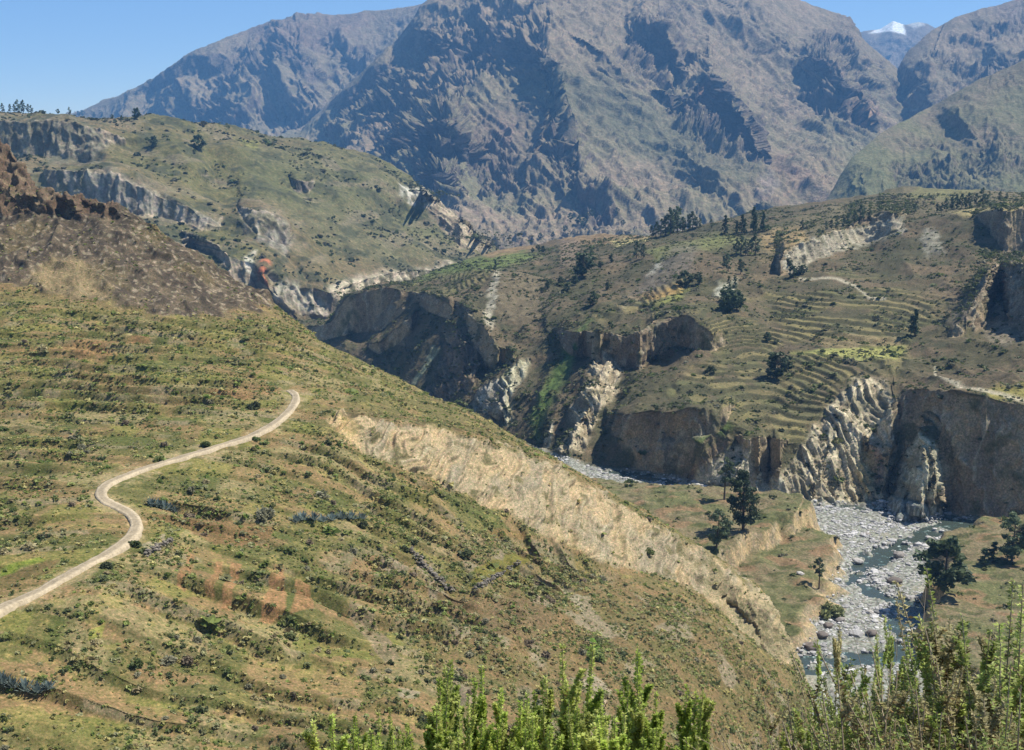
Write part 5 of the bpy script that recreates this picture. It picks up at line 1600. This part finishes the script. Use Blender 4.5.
def shoot_plant(name, H, n_st, spread, leaf_len, greens, n_lf, dry=0.0, twigs=0):
    """stems rising from one root, narrow leaves set all along their upper part"""
    sp, cen, dirs, cc, sizes = [], [], [], [], []
    for s in range(n_st):
        an = rng.random() * 6.283
        lean = spread * (0.2 + 0.8 * rng.random())
        h = H * (0.62 + 0.38 * rng.random()) if s else H
        if s == 0: lean *= 0.15
        b0 = np.array((math.cos(an), math.sin(an), 0)) * 0.06 * rng.random()
        bend = rng.normal(size=2) * 0.04
        pts = [b0 + np.array((math.cos(an) * lean * t ** 1.3 + bend[0] * t, math.sin(an) * lean * t ** 1.3 + bend[1] * t, h * t)) for t in np.linspace(0, 1, 8)]
        sp.append(tube(pts, [0.009 * (1.15 - t) + 0.0015 for t in np.linspace(0, 1, 8)], 4))
        P = np.array(pts)
        stems = [(P, 0.25, 1.0, n_lf)]
        for b_ in range(9):
            t0 = 0.2 + 0.7 * rng.random()
            q0 = np.array([np.interp(t0 * 7, np.arange(8), P[:, k]) for k in range(3)])
            a2 = rng.random() * 6.283
            L = h * 0.27 * (1.1 - t0) * (0.7 + 0.8 * rng.random()) + 0.04
            q = np.array([q0 + np.array((math.cos(a2) * L * 0.5 * t, math.sin(a2) * L * 0.5 * t, L * t)) for t in np.linspace(0, 1, 4)])
            sp.append(tube(q, [0.004, 0.0035, 0.003, 0.0015], 3))
            stems.append((q, 0.1, 1.0, int(n_lf * 0.32)))
        g0 = np.array(greens[rng.integers(len(greens))])
        for Q, ta, tb_, m in stems:
            t = ta + (tb_ - ta) * rng.random(m) ** 0.85
            ix = t * (len(Q) - 1)
            p = np.stack([np.interp(ix, np.arange(len(Q)), Q[:, k]) for k in range(3)], -1)
            az = rng.random(m) * 6.283
            up = 0.05 + 0.8 * rng.random(m)
            d_ = np.stack([np.cos(az), np.sin(az), up], -1); d_ /= np.linalg.norm(d_, axis=1, keepdims=True)
            cen.append(p); dirs.append(d_)
            sizes.append(leaf_len * (0.6 + 0.7 * rng.random(m)) * (1.1 - 0.45 * t))
            base = g0 * (0.7 + 0.6 * rng.random((m, 1)))
            isdry = (rng.random(m) < dry * (1.3 - t))[:, None]
            base = np.where(isdry, np.array((0.22, 0.155, 0.075)) * (0.7 + 0.6 * rng.random((m, 1))), base)
            cc.append(np.repeat(base, 4, 0))
    cen = np.concatenate(cen); dirs = np.concatenate(dirs); sizes = np.concatenate(sizes)
    sd = np.cross(dirs, rand_dirs(len(cen))); sd /= np.linalg.norm(sd, axis=1, keepdims=True) + 1e-9
    L = sizes[:, None]; W = L * 0.2
    mid = cen + dirs * L * 0.5 + np.array((0, 0, -0.05)) * L
    q = np.stack([cen, mid - sd * W, cen + dirs * L - np.array((0, 0, 0.12)) * L, mid + sd * W], 1).reshape(-1, 3)
    f_ = np.arange(len(q), dtype=np.int32).reshape(-1, 4)
    root = empty(name, (0, 0, -900))
    st = link('stems', mesh_np('stems', *merge(sp)), straw, root)
    lv = link('foliage', mesh_np('foliage', q, f_, np.concatenate(cc), False), fresh, root)
    KIDS[root.name] = [st, lv]
    root['height'] = H
    return root


def ground_z(x, y):
    return -1.9 if y < 2 else (-1.9 - 0.75 * (y - 2) if y < 4 else -3.4 - 7.1 / 9 * (y - 4))


GR = [(0.46, 0.55, 0.13), (0.42, 0.52, 0.11), (0.52, 0.57, 0.17), (0.36, 0.46, 0.10)]
GR2 = [(0.42, 0.50, 0.15), (0.46, 0.52, 0.18), (0.36, 0.44, 0.13), (0.50, 0.46, 0.25)]
erect = [shoot_plant('broom_shrub', 2.4, 9, 0.24, 0.050, GR, 900, 0.03) for _ in range(4)]
leafy = [shoot_plant('leafy_shrub', 2.2, 13, 0.9, 0.044, GR2, 520, 0.12) for _ in range(4)]
drysh = [shoot_plant('dry_shrub', 1.7, 30, 0.85, 0.036, [(0.36, 0.33, 0.16), (0.30, 0.36, 0.12), (0.34, 0.42, 0.13)], 150, 0.3) for _ in range(3)]


def place_plant(pl, u, vtop, d, label, cat='shrub', group=None, wid=1.0):
    """a plant whose highest shoot reaches pixel (u, vtop) at distance d"""
    pr = pl[random.randrange(len(pl))]
    x, y, z = [float(q) for q in unproj(np.float64(u), np.float64(vtop), np.float64(d))]
    g = ground_z(x, y) - 0.08
    o = pr if pr.name not in used else copy_tree(pr, KIDS)
    used.add(pr.name)
    s = (z - g) / pr['height']
    o.location = (x, y, g)
    o.scale = (s * wid, s * wid, s)
    o.rotation_euler = (0, 0, random.random() * 6.28)
    tag(o, label, cat, group)
    return o


for u, vt, d, wid in [(350, 712, 8.6, .7), (388, 712, 8.8, .6), (432, 700, 8.4, .7), (443, 668, 8.6, .75), (453, 662, 8.8, .7), (470, 700, 8.0, .7), (487, 664, 8.6, .7), (503, 690, 8.3, .7), (523, 690, 8.4, .7),
                      (546, 676, 8.8, .7), (560, 700, 8.2, .7), (573, 648, 8.7, .75), (590, 705, 8.0, .7), (608, 688, 8.6, .7), (628, 690, 8.3, .7), (645, 652, 8.8, .75), (662, 690, 8.2, .7), (678, 684, 8.8, .7), (700, 712, 8.3, .7), (412, 722, 8.2, .6), (536, 715, 7.8, .7), (616, 718, 7.7, .7)] + [(345 + 24 * k + 9 * (k % 3 - 1), 716 + 9 * (k % 4), 7.6 + 0.25 * (k % 3), .95) for k in range(16)]:
    place_plant(erect, u, vt, d, 'bright green upright broom shoots rising at the lower edge of the view', 'shrub', 'upright green broom plants close to the camera', wid)
for u, vt, d, wid in [(845, 622, 8.2, .4), (882, 684, 7.6, .8), (905, 650, 7.8, .6), (926, 612, 8.0, .5), (944, 620, 7.4, .5), (968, 640, 7.4, .8), (985, 628, 7.4, .8), (1004, 610, 7.4, .9), (1020, 590, 7.2, .9), (1042, 586, 7.0, .9), (866, 672, 8.0, .6), (904, 706, 7.0, .8), (940, 690, 6.8, .8), (985, 670, 6.6, .9), (1025, 650, 6.4, .9), (846, 704, 7.4, .7), (960, 676, 7.0, .8), (1000, 668, 7.0, .8), (975, 660, 7.8, .7), (1012, 640, 7.8, .8), (990, 640, 8.0, .6), (920, 690, 7.8, .7), (885, 712, 7.2, .8), (935, 655, 8.0, .5)]:
    place_plant(leafy, u, vt, d, 'leafy green shoot of the thicket hiding the river at lower right', 'shrub', 'leafy plants of the thicket above the river', wid)
for u, vt, d, wid in [(838, 716, 7.0, .8), (870, 712, 6.6, .9), (905, 716, 6.4, 1), (940, 712, 6.2, 1), (975, 704, 6.2, 1), (1010, 700, 6.0, 1), (1035, 700, 5.8, 1), (955, 690, 6.8, 1), (995, 690, 6.8, 1), (830, 737, 6.4, .8), (880, 725, 6.0, 1)]:
    place_plant(drysh, u, vt, d, 'dry brownish bush low in the thicket at lower right', 'shrub', 'dry bushes in the thicket above the river', wid)
for u, vt, d in [(785, 722, 8.6), (800, 730, 8.2), (815, 715, 8.4)]:
    place_plant(erect, u, vt, d, 'small separate green sprig between the broom and the thicket', 'shrub', 'small green sprigs beside the thicket', .5)


def stalks(n, H):
    sp = []
    for k in range(n):
        an, ln = rng.random() * 6.283, (0.1 + 0.5 * rng.random()) * H
        h = H * (0.6 + 0.4 * rng.random())
        pts = [(math.cos(an) * ln * t ** 1.6, math.sin(an) * ln * t ** 1.6, h * (t - 0.12 * t ** 3)) for t in np.linspace(0, 1, 7)]
        sp.append(tube(pts, [0.0045 * (1.1 - t) + 0.001 for t in np.linspace(0, 1, 7)], 3))
        for _ in range(4):
            t0 = 0.5 + 0.45 * rng.random()
            q = np.array([np.interp(t0 * 6, np.arange(7), np.array(pts)[:, m]) for m in range(3)])
            e_ = q + rng.normal(size=3) * 0.06 + (0, 0, 0.10)
            sp.append(tube([q, (q + e_) / 2, e_], [0.002, 0.002, 0.001], 3))
    return mesh_np('dry_grass_tuft', *merge(sp))


for k, (u, vt, d) in enumerate([(958, 585, 7.6), (925, 610, 7.4), (985, 560, 7.8), (895, 640, 7.2), (1005, 600, 7.0)]):
    x, y, z = [float(q) for q in unproj(np.float64(u), np.float64(vt), np.float64(d))]
    g = ground_z(x, y) - 0.05
    o = link('dry_grass_tuft', stalks(9, z - g), straw)
    o.location = (x, y, g)
    tag(o, 'tuft of long dry bent stalks standing out of the thicket', 'grass tuft', 'dry grass tufts in the thicket')

# ------------------------------------------------------------------ haze
hz = bpy.data.materials.new('haze')
hz.use_nodes = True
tn = hz.node_tree
tn.nodes.clear()
pv = tn.nodes.new('ShaderNodeVolumePrincipled')
pv.inputs['Color'].default_value = (0.20, 0.50, 1.0, 1)

pv.inputs['Density'].default_value = 0.000085
pv.inputs['Anisotropy'].default_value = 0.0
ho = tn.nodes.new('ShaderNodeOutputMaterial')
tn.links.new(pv.outputs[0], ho.inputs['Volume'])
bx = np.array([(x, y, z) for x in (-9000, 9000) for y in (-400, 11500) for z in (-345, 1900)], float)
bf = np.array([(0, 1, 3, 2), (4, 6, 7, 5), (0, 4, 5, 1), (2, 3, 7, 6), (0, 2, 6, 4), (1, 5, 7, 3)], np.int32)
hb = link('haze', mesh_np('haze', bx, bf, None, False), hz)
tag(hb, kind='stuff')
for nm in [o.name for o in C.objects if o.type == 'EMPTY' and o.location.z < -890]:
    o = bpy.data.objects[nm]
    for k in list(o.children):
        bpy.data.objects.remove(k)
    bpy.data.objects.remove(o)
